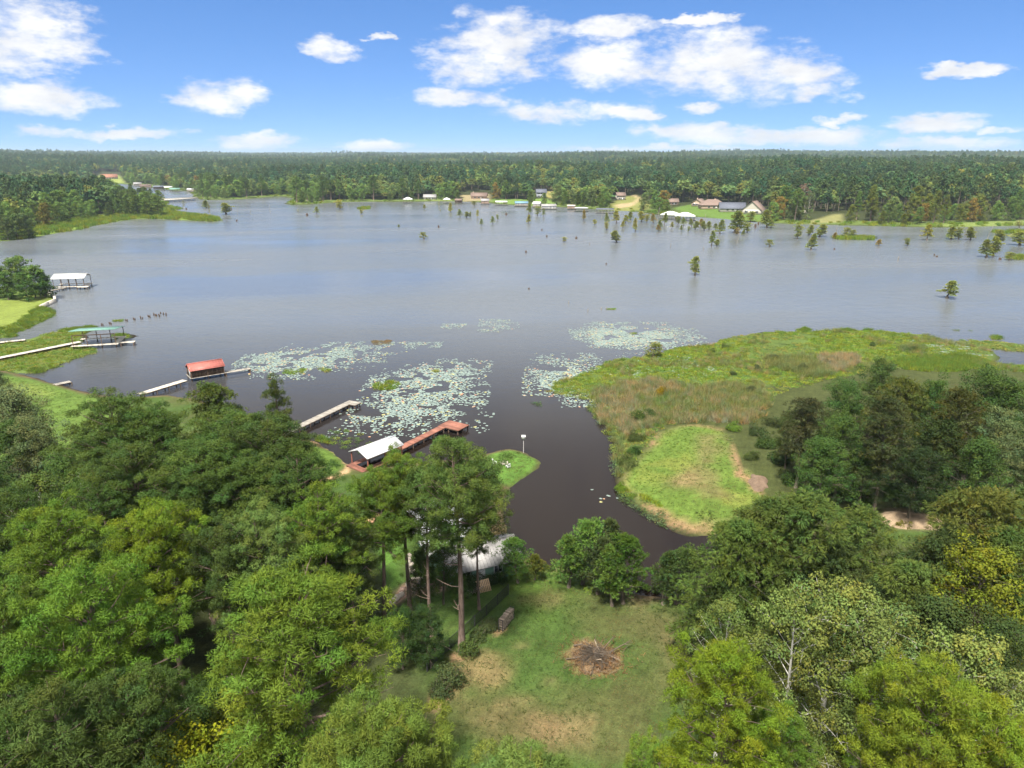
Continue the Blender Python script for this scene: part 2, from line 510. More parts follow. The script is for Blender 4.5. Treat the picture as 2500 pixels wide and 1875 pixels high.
def water_mat():
    def b(t, n, l):
        p = wpos(t)
        q = t.vmath('MULTIPLY', p, (0.55, 1.0, 1.0))
        r1 = t.noise(q, 1.1, 3, 0.6)
        r2 = t.noise(t.vmath('MULTIPLY', p, (0.7, 1.2, 1)), 0.24, 3, 0.55)
        # wind lanes: long streaks where the ripples are stronger or weaker
        s = t.vmath('MULTIPLY', p, (0.0045, 0.022, 1.0))
        rot = n.new('ShaderNodeVectorRotate'); rot.rotation_type = 'Z_AXIS'
        rot.inputs['Angle'].default_value = R(-9); l.new(p, rot.inputs['Vector'])
        s = t.vmath('MULTIPLY', rot.outputs[0], (0.0042, 0.021, 0.0))
        lane = t.noise(s, 1.0, 4, 0.55, dist=0.4)
        # sheltered water close to the shores is calmer
        y = t.sep(p)[1]
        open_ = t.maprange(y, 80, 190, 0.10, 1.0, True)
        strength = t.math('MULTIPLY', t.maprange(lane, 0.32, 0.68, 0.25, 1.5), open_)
        r3 = t.noise(q, 3.6, 2, 0.6)
        h = t.math('ADD', t.math('MULTIPLY', r1, 0.6), t.math('MULTIPLY', r2, 0.8))
        h = t.math('ADD', h, t.math('MULTIPLY', r3, 0.22))
        bp = n.new('ShaderNodeBump')
        bp.inputs['Distance'].default_value = 0.2
        l.new(strength, bp.inputs['Strength']); l.new(h, bp.inputs['Height'])
        rough = t.math('ADD', 0.05, t.math('MULTIPLY', strength, 0.17))
        base = t.mix(t.maprange(y, 95, 215, 0, 1, True), (0.010, 0.006, 0.004, 1), (0.112, 0.122, 0.13, 1))  # farther water coloured paler, standing in for a grey sky's reflection
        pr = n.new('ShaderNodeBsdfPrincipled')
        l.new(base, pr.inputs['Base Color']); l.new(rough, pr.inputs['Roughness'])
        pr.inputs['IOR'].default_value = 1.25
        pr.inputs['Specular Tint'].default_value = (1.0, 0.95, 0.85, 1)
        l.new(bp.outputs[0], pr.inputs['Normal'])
        return pr.outputs[0]
    return mat("lake_water", b)
M_WATER = water_mat()

# ------------------------------------------------------------------ the ground sheet
GRASS = np.array([0.048, 0.082, 0.019]); GRASS_BRIGHT = np.array([0.085, 0.14, 0.025]); DRY = np.array([0.15, 0.115, 0.056])
DIRT = np.array([0.30, 0.185, 0.105]); STRAW = np.array([0.24, 0.16, 0.085]); MUD = np.array([0.035, 0.03, 0.022]); FOREST = np.array([0.035, 0.042, 0.016])
MARSHG = np.array([0.085, 0.125, 0.03]); REEDC = np.array([0.12, 0.105, 0.055]); BED = np.array([0.02, 0.016, 0.012]); LIMEG = np.array([0.17, 0.23, 0.025])

def bsd(P, x, y, margin=12.0):
    """Signed distance, worked out only near the polygon."""
    r = np.full(x.shape, -margin)
    lo, hi = P.min(0) - margin, P.max(0) + margin
    m = (x > lo[0]) & (x < hi[0]) & (y > lo[1]) & (y < hi[1])
    if m.any(): r[m] = sdist(P, x[m], y[m])
    return r

def blend(C, w, col): C[:] = C * (1 - w[:, None]) + col * w[:, None]

def patch(C, X, Y, pts, col, soft=2.0, amount=1.0, warp=3.0, wsc=5.0, seed=0, z=0.6):
    """Lay a colour into the patch seen at pts, with ragged edges."""
    P = smooth_poly(np.array([G(a, b_)[:2] for a, b_ in pts]), 2)
    lo, hi = P.min(0) - 12, P.max(0) + 12
    m = (X > lo[0]) & (X < hi[0]) & (Y > lo[1]) & (Y < hi[1])
    if not m.any(): return
    s = sdist(P, X[m], Y[m]) + (fbm(X[m], Y[m], wsc, 4, 77 + seed, 0.6) - 0.5) * 2 * warp
    w = sstep(-soft, soft, s) * amount
    sub = C[m]; blend(sub, w, np.array(col)); C[m] = sub

def build_ground():
    ys, X, Y, Z = GY, GX, GYY, GZ
    sh = X.shape
    x, y, z = X.ravel(), Y.ravel(), Z.ravel()
    C = np.tile(BED, (len(x), 1))
    n1 = fbm(x, y, 9, 4, 41); n2 = fbm(x, y, 2.5, 4, 43)
    sm = bsd(MAINLAND, x, y)
    near = sm > -3
    blend(C, sstep(-0.3, 1.2, sm) * 1.0, np.array([0.1, 0.075, 0.04]))
    blend(C, sstep(0.8, 2.6, sm + (n2 - .5) * 2), GRASS)
    blend(C, near * sstep(0.5, 0.72, n1) * 0.4, DRY * 0.75)
    # woods on both sides of the lawn: needle litter and shade plants
    for pts in ([(-400, 1130), (300, 1180), (600, 1230), (930, 1330), (1000, 1480), (1055, 1650), (1085, 1875), (1000, 2400), (-1500, 2400), (-900, 1300)],
                [(1720, 1480), (1720, 1700), (1760, 1900), (1700, 2400), (4000, 2400), (3000, 1400), (2300, 1420), (1900, 1380)]):
        patch(C, x, y, pts, FOREST * 1.2, 2.5, 0.95, 3, 6)
    spt = bsd(POINT, x, y)
    blend(C, sstep(-0.5, 1.0, spt), np.array([0.05, 0.06, 0.02]))
    mr = bsd(MARSH, x, y)
    blend(C, sstep(-2, 1.5, mr) * (1 - sstep(0.5, 3, spt)), MARSHG * 0.9)
    blend(C, sstep(-2, 1.5, bsd(MARSH2, x, y)), MARSHG * 0.85)
    blend(C, sstep(-1, 1, bsd(LMARSH, x, y)), MARSHG)
    blend(C, sstep(-1, 1, bsd(LWEED, x, y)), MARSHG)
    # golf-green point
    lp = bsd(LAWN_POINT, x, y) + (n2 - .5) * 2
    blend(C, sstep(-0.6, 0.6, lp), np.array([.11, .12, .04]))
    blend(C, sstep(-0.6, 0.6, lp) * sstep(.55, .68, fbm(x, y, 7, 3, 47)) * .8, DIRT * 0.8)
    blend(C, sstep(0.0, 1.6, lp + (n1 - .5) * 3), np.array([0.09, 0.14, 0.026]))
    blend(C, sstep(0.5, 2, lp) * sstep(.5, .68, fbm(x, y, 5, 4, 48)) * .5, np.array([.17, .18, .04]))
    patch(C, x, y, [(1700, 1060), (1760, 1062), (1755, 1110), (1735, 1150), (1740, 1180), (1790, 1210), (1740, 1215), (1690, 1190), (1630, 1190), (1625, 1165), (1680, 1150), (1685, 1100)], DRY * 0.95, 1.4, 0.6, 2.2, 4, 1)
    patch(C, x, y, [(1640, 1160), (1700, 1155), (1720, 1185), (1650, 1190)], DIRT * 0.8, 1.0, 0.35, 1.5, 2, 2)
    patch(C, x, y, [(1690, 1262), (1760, 1262), (1760, 1300), (1690, 1300)], STRAW, 1, 0.7, 2, 3, 3)
    patch(C, x, y, [(1780, 1085), (1792, 1085), (1812, 1155), (1840, 1170), (1862, 1205), (1850, 1208), (1825, 1178), (1795, 1160)], DIRT * 0.75, 0.5, 0.95, 0.5, 2, 4)
    patch(C, x, y, [(2155, 1245), (2210, 1243), (2285, 1255), (2290, 1290), (2200, 1292), (2165, 1275)], np.array([0.25, 0.19, 0.12]), 0.8, 1, 0.8, 2, 5)
    patch(C, x, y, [(2130, 1295), (2300, 1295), (2230, 1330), (2130, 1330)], GRASS * 1.1, 1, 0.9, 1, 2, 5)
    # the grassy point with the fire pit, and the shore path
    patch(C, x, y, [(1190, 1110), (1250, 1099), (1300, 1117), (1315, 1130), (1290, 1158), (1248, 1188), (1200, 1180), (1150, 1150)], GRASS_BRIGHT * np.array([.85, 1.0, 1.0]), 0.6, 1.0, 0.5, 3, 6)
    patch(C, x, y, [(745, 1085), (800, 1098), (838, 1122), (842, 1145), (790, 1160), (740, 1162), (700, 1120)], GRASS_BRIGHT * .95, 0.5, 1.0, 0.4, 2, 7)
    patch(C, x, y, [(745, 1075), (770, 1078), (805, 1095), (838, 1118), (848, 1140), (836, 1152), (800, 1166), (770, 1176), (800, 1175), (860, 1150), (856, 1138), (830, 1108), (790, 1086)], np.array([.40, .27, .15]), 0.35, 1.0, 0.3, 1.5, 8)
    patch(C, x, y, [(900, 1268), (935, 1245), (955, 1248), (925, 1275), (880, 1290), (700, 1290), (690, 1280)], np.array([.40, .25, .14]), 0.35, 1.0, 0.3, 1.5, 8)
    patch(C, x, y, [(930, 1270), (960, 1250), (990, 1260), (985, 1420), (950, 1450), (925, 1400), (920, 1310)], GRASS_BRIGHT * np.array([.75, .9, .9]), 0.8, 1.0, 0.8, 2, 9)
    patch(C, x, y, [(955, 1475), (985, 1420), (1060, 1412), (1090, 1425), (1085, 1445), (1010, 1448), (965, 1478)], np.array([.25, .16, .12]), 0.4, 1.0, 0.4, 1.5, 10)
    # left lawns
    patch(C, x, y, [(-300, 912), (20, 915), (100, 935), (200, 962), (270, 985), (300, 1010), (230, 1120), (100, 1140), (-300, 1120)], GRASS_BRIGHT * np.array([1.0, .98, 1.1]), 0.8, 1.0, 0.8, 5, 11)
    patch(C, x, y, [(-300, 930), (60, 935), (160, 965), (60, 965), (-300, 950)], np.array([.16, .19, .045]), 2, 0.6, 2, 5, 11)
    sp = bsd(SPIT, x, y)
    blend(C, sstep(-1, 0.5, sp), MARSHG * 1.1)
    patch(C, x, y, [(-500, 740), (0, 738), (60, 722), (100, 716), (128, 725), (130, 737), (95, 750), (70, 770), (35, 795), (0, 810), (-500, 830)], np.array([.15, .19, .04]), 0.8, 1.0, 0.8, 5, 12)
    # main lawn: dry, worn and bare places
    patch(C, x, y, [(1235, 1395), (1345, 1385), (1430, 1420), (1420, 1470), (1330, 1520), (1260, 1500), (1200, 1450)], GRASS_BRIGHT * .8, 3, 0.7, 3, 6, 13)
    patch(C, x, y, [(1290, 1455), (1340, 1440), (1380, 1470), (1300, 1490)], DRY * .8, 1.2, 0.65, 2, 3, 14)
    patch(C, x, y, [(1125, 1625), (1190, 1605), (1240, 1625), (1245, 1655), (1200, 1675), (1140, 1660), (1110, 1690), (1090, 1680)], np.array([.20, .145, .07]), 1.6, 0.75, 2.0, 3, 15)
    patch(C, x, y, [(1080, 1690), (1180, 1680), (1320, 1720), (1350, 1790), (1270, 1840), (1120, 1790), (1090, 1730)], DRY * np.array([.75, .72, .72]), 2, 0.55, 2.5, 3, 16)
    patch(C, x, y, [(1280, 1720), (1310, 1745), (1370, 1760), (1440, 1740), (1460, 1790), (1400, 1830), (1310, 1790)], np.array([.20, .135, .07]), 1.6, 0.55, 2.2, 2.5, 17)
    patch(C, x, y, [(1060, 1690), (1085, 1660), (1100, 1668), (1080, 1720), (1058, 1735)], DIRT * 1.05, 0.5, 1.0, 0.6, 1.5, 18)
    patch(C, x, y, [(1105, 1590), (1125, 1600), (1135, 1612), (1110, 1615), (1095, 1600)], DIRT, 0.4, 0.9, 0.4, 1.2, 18)
    patch(C, x, y, [(1200, 1538), (1222, 1530), (1232, 1545), (1205, 1550)], DIRT * 1.1, 0.3, 0.9, 0.3, 1.0, 18)
    for k, (a, b_) in enumerate([(1233, 1720), (1285, 1710), (1290, 1780), (1395, 1755), (1435, 1755), (1270, 1580), (1278, 1465), (1420, 1800), (1180, 1760), (1335, 1665), (1560, 1480), (1640, 1560)]):
        rr = 14 + (k * 7) % 11
        patch(C, x, y, [(a - rr, b_ - 5), (a + rr, b_ - 7), (a + rr * .8, b_ + 6), (a - rr * .7, b_ + 6)], DRY * 1.1, 0.8, 0.45, 1.0, 1.2, 30 + k)
    patch(C, x, y, [(1560, 1470), (1690, 1480), (1700, 1640), (1600, 1650), (1560, 1560)], DRY * .7, 3, 0.3, 3, 4, 19)
    patch(C, x, y, [(1385, 1590), (1400, 1572), (1450, 1566), (1490, 1580), (1510, 1610), (1500, 1640), (1450, 1650), (1415, 1640), (1395, 1610)], STRAW * .9, 0.5, .95, 0.9, 1.2, 20)
    # left peninsula and the far side
    pe = bsd(PENIN, x, y)
    blend(C, sstep(-3, 3, pe), np.array([.13, .19, .035]))
    blend(C, sstep(28, 45, pe), FOREST)
    fr = bsd(FAR, x, y)
    blend(C, sstep(-4, 6, fr), np.array([.10, .14, .035]))
    blend(C, sstep(14, 40, fr + (n1 - .5) * 20), FOREST)
    for pts, c in (([(1640, 512), (1700, 504), (1760, 508), (1800, 516), (1868, 520), (1860, 541), (1790, 538), (1700, 529)], np.array([.09, .15, .03])),
                   ([(1125, 482), (1195, 480), (1195, 492), (1130, 492)], np.array([.24, .2, .11])),
                   ([(1200, 488), (1330, 490), (1370, 500), (1300, 503), (1210, 497)], np.array([.12, .19, .04])),
                   ([(1320, 488), (1350, 466), (1365, 490)], np.array([.22, .2, .07])),
                   ([(1480, 505), (1530, 488), (1560, 490), (1590, 505), (1580, 515), (1500, 515)], np.array([.16, .17, .05])),
                   ([(1500, 503), (1545, 500), (1556, 492), (1540, 487), (1550, 486), (1566, 493), (1545, 506), (1510, 511)], np.array([.32, .25, .14])),
                   ([(1970, 543), (2035, 530), (2056, 530), (2056, 546), (1980, 548)], np.array([.18, .18, .07])),
                   ([(2250, 554), (2400, 545), (2520, 541), (2520, 550), (2330, 555)], np.array([.14, .18, .05])),
                   ([(222, 449), (250, 437), (290, 437), (306, 448)], np.array([.2, .24, .06])),
                   ([(1030, 491), (1085, 484), (1130, 487), (1120, 492)], np.array([.17, .22, .06]))):
        P = poly_world(pts); s = bsd(P, x, y); blend(C, sstep(-3, 3, s), c)
    keep = (z.reshape(sh) > -1.2)
    q = keep[:-1, :-1] | keep[1:, :-1] | keep[:-1, 1:] | keep[1:, 1:]
    q = q | (np.broadcast_to(ys[:-1, None], q.shape) < 0)
    idx = np.arange(len(x)).reshape(sh)
    F = np.stack([idx[:-1, :-1], idx[:-1, 1:], idx[1:, 1:], idx[1:, :-1]], -1)[q]
    used = np.zeros(len(x), bool); used[F.ravel()] = True
    re = np.cumsum(used) - 1
    g = Geo(); g.add(np.stack([x, y, z], 1)[used], re[F], 0); g.c = [C[used]]
    o = g.obj('ground', M_GROUND, smooth=True, kind='structure')
    return o
GROUND = build_ground()

g = Geo()
g.poly([(-14000, -45, 0), (14000, -45, 0), (14000, 13500, 0), (-14000, 13500, 0)])
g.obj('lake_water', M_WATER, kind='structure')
g = Geo()   # the land behind and beside the camera and past the far hills, under everything else
g.poly([(-16000, -9000, -1.6), (16000, -9000, -1.6), (16000, 14500, -1.6), (-16000, 14500, -1.6)])
g.obj('lake_bed', plain('lake_bed_mud', (0.05, 0.05, 0.03), 0.95, 0.1), kind='structure')
# ------------------------------------------------------------------ plant materials
def leaf_mat(name, base=(1, 1, 1), trans=0.15, use_obj=True, rnd=0.0, spec=0.06):
    def b(t, n, l):
        oi = n.new('ShaderNodeObjectInfo')
        c = t.vmath('MULTIPLY', attr(t), (*base,))
        if use_obj: c = t.vmath('MULTIPLY', c, oi.outputs['Color'])
        if rnd:
            f = t.maprange(oi.outputs['Random'], 0, 1, 1 - rnd, 1 + rnd)
            c = t.vmath('MULTIPLY', c, t.comb(f, f, f))
            h2 = t.math('FRACT', t.math('MULTIPLY', oi.outputs['Random'], 7.31))
            c = t.vmath('MULTIPLY', c, t.comb(t.maprange(h2, 0, 1, 0.78, 1.35), 1.0, t.maprange(h2, 0, 1, 1.15, 0.8)))
        p = n.new('ShaderNodeBsdfPrincipled')
        l.new(c, p.inputs['Base Color'])
        p.inputs['Roughness'].default_value = 0.7
        p.inputs['Specular IOR Level'].default_value = spec
        tr = n.new('ShaderNodeBsdfTranslucent')
        l.new(t.vmath('MULTIPLY', c, (1.25, 1.2, 0.7)), tr.inputs['Color'])
        mx = n.new('ShaderNodeMixShader'); mx.inputs[0].default_value = trans
        l.new(p.outputs[0], mx.inputs[1]); l.new(tr.outputs[0], mx.inputs[2])
        return mx.outputs[0]
    return mat(name, b)
M_LEAF = leaf_mat("foliage")
M_FAR = leaf_mat("far_foliage", use_obj=False, rnd=0.28, trans=0.15, spec=0.1)
M_REED = leaf_mat("marsh_blades", use_obj=False, rnd=0.2, trans=0.25, spec=0.1)

def bark_mat(name, a, b_, sc=6.0):
    def b(t, n, l):
        p = t.vmath('MULTIPLY', opos(t), (1, 1, 0.25))
        f = t.noise(p, sc, 5, 0.7)
        c = t.mix(t.maprange(f, 0.35, 0.65, 0, 1), (*a, 1), (*b_, 1))
        return pbsdf(t, t.vmath('MULTIPLY', c, attr(t)), 0.9, 0.15, bump(t, f, 0.8, 0.05))
    return mat(name, b)
M_PINEBARK = bark_mat("pine_bark", (0.085, 0.06, 0.047), (0.19, 0.14, 0.115))
M_BARK = bark_mat("grey_brown_bark", (0.07, 0.055, 0.04), (0.16, 0.135, 0.105))
M_PALEBARK = bark_mat("pale_bark", (0.42, 0.40, 0.35), (0.66, 0.64, 0.58), 3.0)
M_DEADWOOD = bark_mat("dead_wood", (0.24, 0.21, 0.17), (0.42, 0.38, 0.32))

# ------------------------------------------------------------------ foliage shapes
def unit(v): return v / (np.linalg.norm(v, axis=-1, keepdims=True) + 1e-9)

def blades(rng, C, D, length, width, n, spread, tint, curl=0.0, face=None):
    """n thin blades from every centre C, fanned about its axis D."""
    k = len(C)
    d = unit(D[:, None] * (1.0 - spread) + unit(rng.normal(size=(k, n, 3))) * spread)
    L = length * rng.uniform(0.7, 1.15, (k, n, 1))
    side = unit(np.cross(d, rng.normal(size=(k, n, 3)) if face is None else face[:, None] + rng.normal(0, .3, (k, n, 3)))) * (width * 0.5)
    base = C[:, None] + d * (0.08 * L)
    tip = C[:, None] + d * L
    if curl: tip[..., 2] -= curl * L[..., 0]
    mid = C[:, None] + d * (0.55 * L)
    V = np.stack([base, mid + side, tip, mid - side], 2).reshape(-1, 3)
    q = np.arange(k * n)[:, None] * 4
    F = np.concatenate([q + [0, 1, 3], q + [1, 2, 3]])
    col = np.repeat(tint, n * 4, axis=0)
    return V, F, col

def blades3(rng, C, D, length, width, n, spread, tint, curl=0.0):
    """As blades(), one triangle each."""
    k = len(C)
    d = unit(D[:, None] * (1.0 - spread) + unit(rng.normal(size=(k, n, 3))) * spread)
    L = length * rng.uniform(0.7, 1.15, (k, n, 1))
    side = unit(np.cross(d, rng.normal(size=(k, n, 3)))) * (width * 0.5)
    tip = C[:, None] + d * L
    if curl: tip[..., 2] -= curl * L[..., 0]
    base = C[:, None] + d * (0.05 * L)
    V = np.stack([base + side, tip, base - side], 2).reshape(-1, 3)
    F = np.arange(k * n * 3).reshape(-1, 3)
    return V, F, np.repeat(tint, n * 3, axis=0)

def shingle(rng, C, U, length, width, n, lift, tint):
    """Needle fans lying over a puff of foliage: each blade lies against the outward direction U, its tip lifted."""
    k = len(C)
    w = rng.normal(size=(k, n, 3)); Uo = U[:, None]
    tan = unit(w - np.sum(w * Uo, -1, keepdims=True) * Uo)
    d = unit(tan * (1 - lift) + Uo * lift + rng.normal(0, .10, (k, n, 3)))
    L = length * rng.uniform(0.7, 1.2, (k, n, 1))
    side = unit(np.cross(d, Uo) + rng.normal(0, .12, (k, n, 3))) * (width * 0.5)
    base = C[:, None] - d * (0.15 * L); tip = C[:, None] + d * L
    V = np.stack([base + side, tip, base - side], 2).reshape(-1, 3)
    return V, np.arange(k * n * 3).reshape(-1, 3), np.repeat(tint, n * 3, axis=0)

def leaves(rng, C, N, size, tint):
    """One lozenge leaf at every C, facing roughly N."""
    k = len(C)
    a = unit(np.cross(N, rng.normal(size=(k, 3)))); b = np.cross(N, a)
    s = (size * rng.uniform(0.65, 1.3, (k, 1)))
    fold = N * s * 0.18
    V = np.stack([C - a * s * .5, C + b * s * .36 - fold, C + a * s * .5, C - b * s * .36 - fold], 1).reshape(-1, 3)
    q = np.arange(k)[:, None] * 4
    F = np.concatenate([q + [0, 1, 2], q + [0, 2, 3]])
    return V, F, np.repeat(tint, 4, axis=0)

def tints(rng, n, amt=0.18, warm=0.14):
    v = 1 + rng.normal(0, amt, (n, 1)); w = rng.normal(0, warm, (n, 1))
    return np.clip(np.hstack([v * (1 + w), v, v * (1 - w * 0.7)]), 0.35, 1.9)

def limb_path(rng, p0, az, length, rise0, rise1, k=5):
    """A limb leaving p0 at slope rise0 and ending at slope rise1."""
    pts = [np.array(p0, float)]
    for i in range(k - 1):
        f = i / (k - 2)
        sl = rise0 * (1 - f) + rise1 * f
        a = az + rng.normal(0, 0.12)
        step = length / (k - 1)
        pts.append(pts[-1] + step * np.array([math.sin(a) * math.cos(sl), math.cos(a) * math.cos(sl), math.sin(sl)]))
    return np.array(pts)

def along(path, f):
    x = f * (len(path) - 1); i = min(int(x), len(path) - 2); u = x - i
    return path[i] * (1 - u) + path[i + 1] * u

def skeleton(rng, H, base, rad, n_limbs, prof, rise, trunk_r, clumps_per, lateral=0.35, sway=0.5, inner=0.45, bark_sides=7, twig=True, mind=0.0):
    """Trunk, limbs and twigs; returns wood Geo and the clump centres with outward axes and sizes."""
    g = Geo()
    k = 9
    zz = np.linspace(0, H * 0.98, k)
    ph = rng.uniform(0, 6.28)
    tp = np.stack([sway * np.sin(zz / H * 2.5 + ph) - sway * math.sin(ph), sway * np.cos(zz / H * 2.1 + ph) - sway * math.cos(ph), zz], 1)
    tr = trunk_r * (1 - 0.9 * (zz / H) ** 1.1); tr[0] *= 1.25
    g.tube(tp, tr, bark_sides)
    cl, ax, sz = [], [], []
    az = rng.uniform(0, 6.28)
    for i in range(n_limbs):
        t = (i + rng.uniform(0, 1)) / n_limbs
        z = base + t * (H * 0.97 - base)
        az += 2.39996 + rng.normal(0, 0.35)
        L = rad * prof(t) * rng.uniform(0.72, 1.12)
        p0 = np.array([np.interp(z, zz, tp[:, 0]), np.interp(z, zz, tp[:, 1]), z])
        r0, r1 = rise(t)
        path = limb_path(rng, p0, az, max(L, 0.4), r0 + rng.normal(0, .08), r1 + rng.normal(0, .12))
        r = max(0.025, trunk_r * 0.34 * (L / rad) * (1 - 0.5 * t))
        g.tube(path, np.linspace(r, 0.015, len(path)), 4, cap=False)
        m = max(1, int(round(clumps_per * (0.35 + 0.65 * L / rad))))
        for j in range(m):
            f = inner + (1 - inner) * (j + rng.uniform(0.2, 1)) / m
            c = along(path, min(f, 1.0))
            off = rng.normal(0, 1, 3) * np.array([1, 1, 0.4]) * lateral * L * (0.35 + 0.65 * (1 - abs(f - 0.75))) * (0 if (j == m - 1) else 1)
            c2 = c + off
            if mind and cl and min(np.sum((q_ - c2) ** 2) for q_ in cl) < mind * mind: continue
            if twig and j < m - 1:
                s = along(path, max(0.2, f - 0.2))
                g.tube([s, (s + c2) / 2 + [0, 0, 0.1], c2], [r * 0.4, r * 0.3, 0.012], 3, cap=False)
            out = c2 - np.array([p0[0], p0[1], z - 0.3 * L])
            cl.append(c2); ax.append(out); sz.append(rng.uniform(0.75, 1.2))
    cl.append(tp[-1] + [0, 0, 0.1]); ax.append(np.array([0, 0, 1.0])); sz.append(1.0)
    return g, np.array(cl), unit(np.array(ax)), np.array(sz)

def pine_mesh(seed, H=22, base=0.5, rad=4.6, limbs=44, per=5, tuft=13, nb=36, tl=0.22, tw=0.055, cr=0.92, ball=.25, shape='round', tri=True, dead=0, mind=1.02):
    rng = np.random.default_rng(seed)
    if shape == 'round': prof = lambda t: (1 - t ** 2.6) ** 0.6 * (0.72 + 0.28 * min(1, t * 3))
    elif shape == 'cone': prof = lambda t: (1 - t) ** 0.75 * 0.97 + 0.06
    else: prof = lambda t: (0.45 + 0.55 * math.sin(math.pi * min(1, t * 0.95 + 0.05))) * (1 - t ** 4) ** 0.5
    rise = lambda t: (R(2 + 45 * t), R(18 + 50 * t))
    g, C, A, S = skeleton(rng, H, H * base, rad, limbs, prof, rise, 0.24 + H * 0.005, per, lateral=0.24, inner=0.45, mind=mind)
    for _ in range(dead):
        z = H * base * rng.uniform(0.35, 0.95)
        pth = limb_path(rng, (0, 0, z), rng.uniform(0, 6.28), rng.uniform(0.8, 2.6), R(10), R(30), 4)
        g.tube(pth, np.linspace(0.05, 0.01, 4), 4, cap=False, col=(1.6, 1.6, 1.6))
    fol = Geo()
    k = len(C)
    # each clump is a cushion of small needle balls
    lob = unit(rng.normal(size=(k, tuft, 3)))
    lob[..., 2] = np.abs(lob[..., 2]) * 0.8 - 0.15
    LC_ = C[:, None] + lob * (cr * 0.85 * S)[:, None, None] * rng.uniform(.7, 1.05, (k, tuft, 1))
    br = ball * rng.uniform(.75, 1.25, (k, tuft, 1, 1))
    v = unit(rng.normal(size=(k, tuft, nb, 3)))
    P = LC_[:, :, None] + v * br * np.array([1, 1, .85])
    U = unit(v * .85 + lob[:, :, None] * .5 + np.array([0, 0, .1]))
    ct = tints(rng, k, 0.09, 0.08)
    T = np.repeat(np.repeat(ct, tuft, 0) * tints(rng, k * tuft, 0.08, 0.05), nb, 0)
    V, F, c = shingle(rng, P.reshape(-1, 3), U.reshape(-1, 3), tl, tw, 1, 0.4, T)
    fol.add(V, F); fol.c = [c]
    return g, fol

def broad_mesh(seed, H=16, base=0.25, rad=5.2, limbs=34, per=6, nl=105, ls=0.22, cr=1.05, shape='dome', droop=0.0, trunk_r=None, lateral=0.34, inner=0.4, flat=0.8):
    rng = np.random.default_rng(seed)
    if shape == 'dome': prof = lambda t: (1 - t ** 2.2) ** 0.55 * (0.7 + 0.3 * min(1, t * 4))
    elif shape == 'oval': prof = lambda t: (0.4 + 0.6 * math.sin(math.pi * (0.12 + 0.82 * t)))
    elif shape == 'cone': prof = lambda t: (1 - t) ** 0.7 * 0.95 + 0.08
    else: prof = lambda t: (0.5 + 0.5 * t) * (1 - t ** 6) ** 0.5
    rise = lambda t: (R(12 + 50 * t), R(8 + 50 * t - 40 * droop))
    g, C, A, S = skeleton(rng, H, H * base, rad, limbs, prof, rise, trunk_r or (0.16 + H * 0.008), per, lateral=lateral, inner=inner)
    k = len(C)
    u = unit(rng.normal(size=(k, nl, 3))) * rng.uniform(0.15, 1, (k, nl, 1)) ** 0.45
    u[..., 2] *= flat
    P = C[:, None] + u * (cr * S)[:, None, None]
    if droop: P[..., 2] -= droop * (np.hypot(u[..., 0], u[..., 1]) ** 2) * (cr * S)[:, None] * 0.8
    N = unit(u * 0.9 + np.array([0, 0, 0.45]) + rng.normal(0, 0.28, u.shape))
    ct = tints(rng, k, 0.12, 0.10)
    T = np.repeat(ct, nl, 0) * tints(rng, k * nl, 0.08, 0.05)
    fol = Geo()
    V, F, c = leaves(rng, P.reshape(-1, 3), N.reshape(-1, 3), ls, T)
    fol.add(V, F); fol.c = [c]
    return g, fol

def cypress_mesh(seed, H=15, base=0.15, rad=4.0, limbs=40, per=6, sprays=20, nb=7, sl=0.55, sw=0.075, cr=0.85, shape='oval', droop=0.7, flare=0.0):
    """Feathery bald-cypress: drooping sprays of fine leaves."""
    rng = np.random.default_rng(seed)
    if shape == 'oval': prof = lambda t: (0.55 + 0.45 * math.sin(math.pi * (0.15 + 0.8 * t))) * (1 - t ** 5) ** 0.5
    elif shape == 'cone': prof = lambda t: (1 - t) ** 0.8 * 0.95 + 0.07
    elif shape == 'flat': prof = lambda t: 0.55 + 0.45 * t
    else: prof = lambda t: (1 - t ** 2.2) ** 0.55
    rise = lambda t: (R(15 + 45 * t), R(5 + 35 * t))
    g, C, A, S = skeleton(rng, H, H * base, rad, limbs, prof, rise, 0.14 + H * 0.01, per, lateral=0.33, inner=0.4)
    if flare:
        g.tube([(0, 0, -0.6), (0, 0, 0.25), (0, 0, 0.9), (0, 0, 1.8)], [flare * 1.2, flare, flare * .6, flare * .35], 8)
    k = len(C)
    u = unit(rng.normal(size=(k, sprays, 3))) * rng.uniform(0.2, 1, (k, sprays, 1)) ** 0.5
    u[..., 2] = np.abs(u[..., 2]) * 0.8 - 0.1
    P = C[:, None] + u * (cr * S)[:, None, None]
    D = unit(u * np.array([1, 1, 0.3]) + A[:, None] * 0.3 + np.array([0, 0, 0.25 - droop * 0.6]))
    ct = tints(rng, k, 0.12, 0.10)
    T = np.repeat(ct, sprays, 0) * tints(rng, k * sprays, 0.08, 0.04)
    fol = Geo()
    V, F, c = blades(rng, P.reshape(-1, 3), D.reshape(-1, 3), sl, sw, nb, 0.42, T, curl=droop * 0.25, face=unit(unit(u) * .8 + [0, 0, .35]).reshape(-1, 3))
    fol.add(V, F); fol.c = [c]
    return g, fol

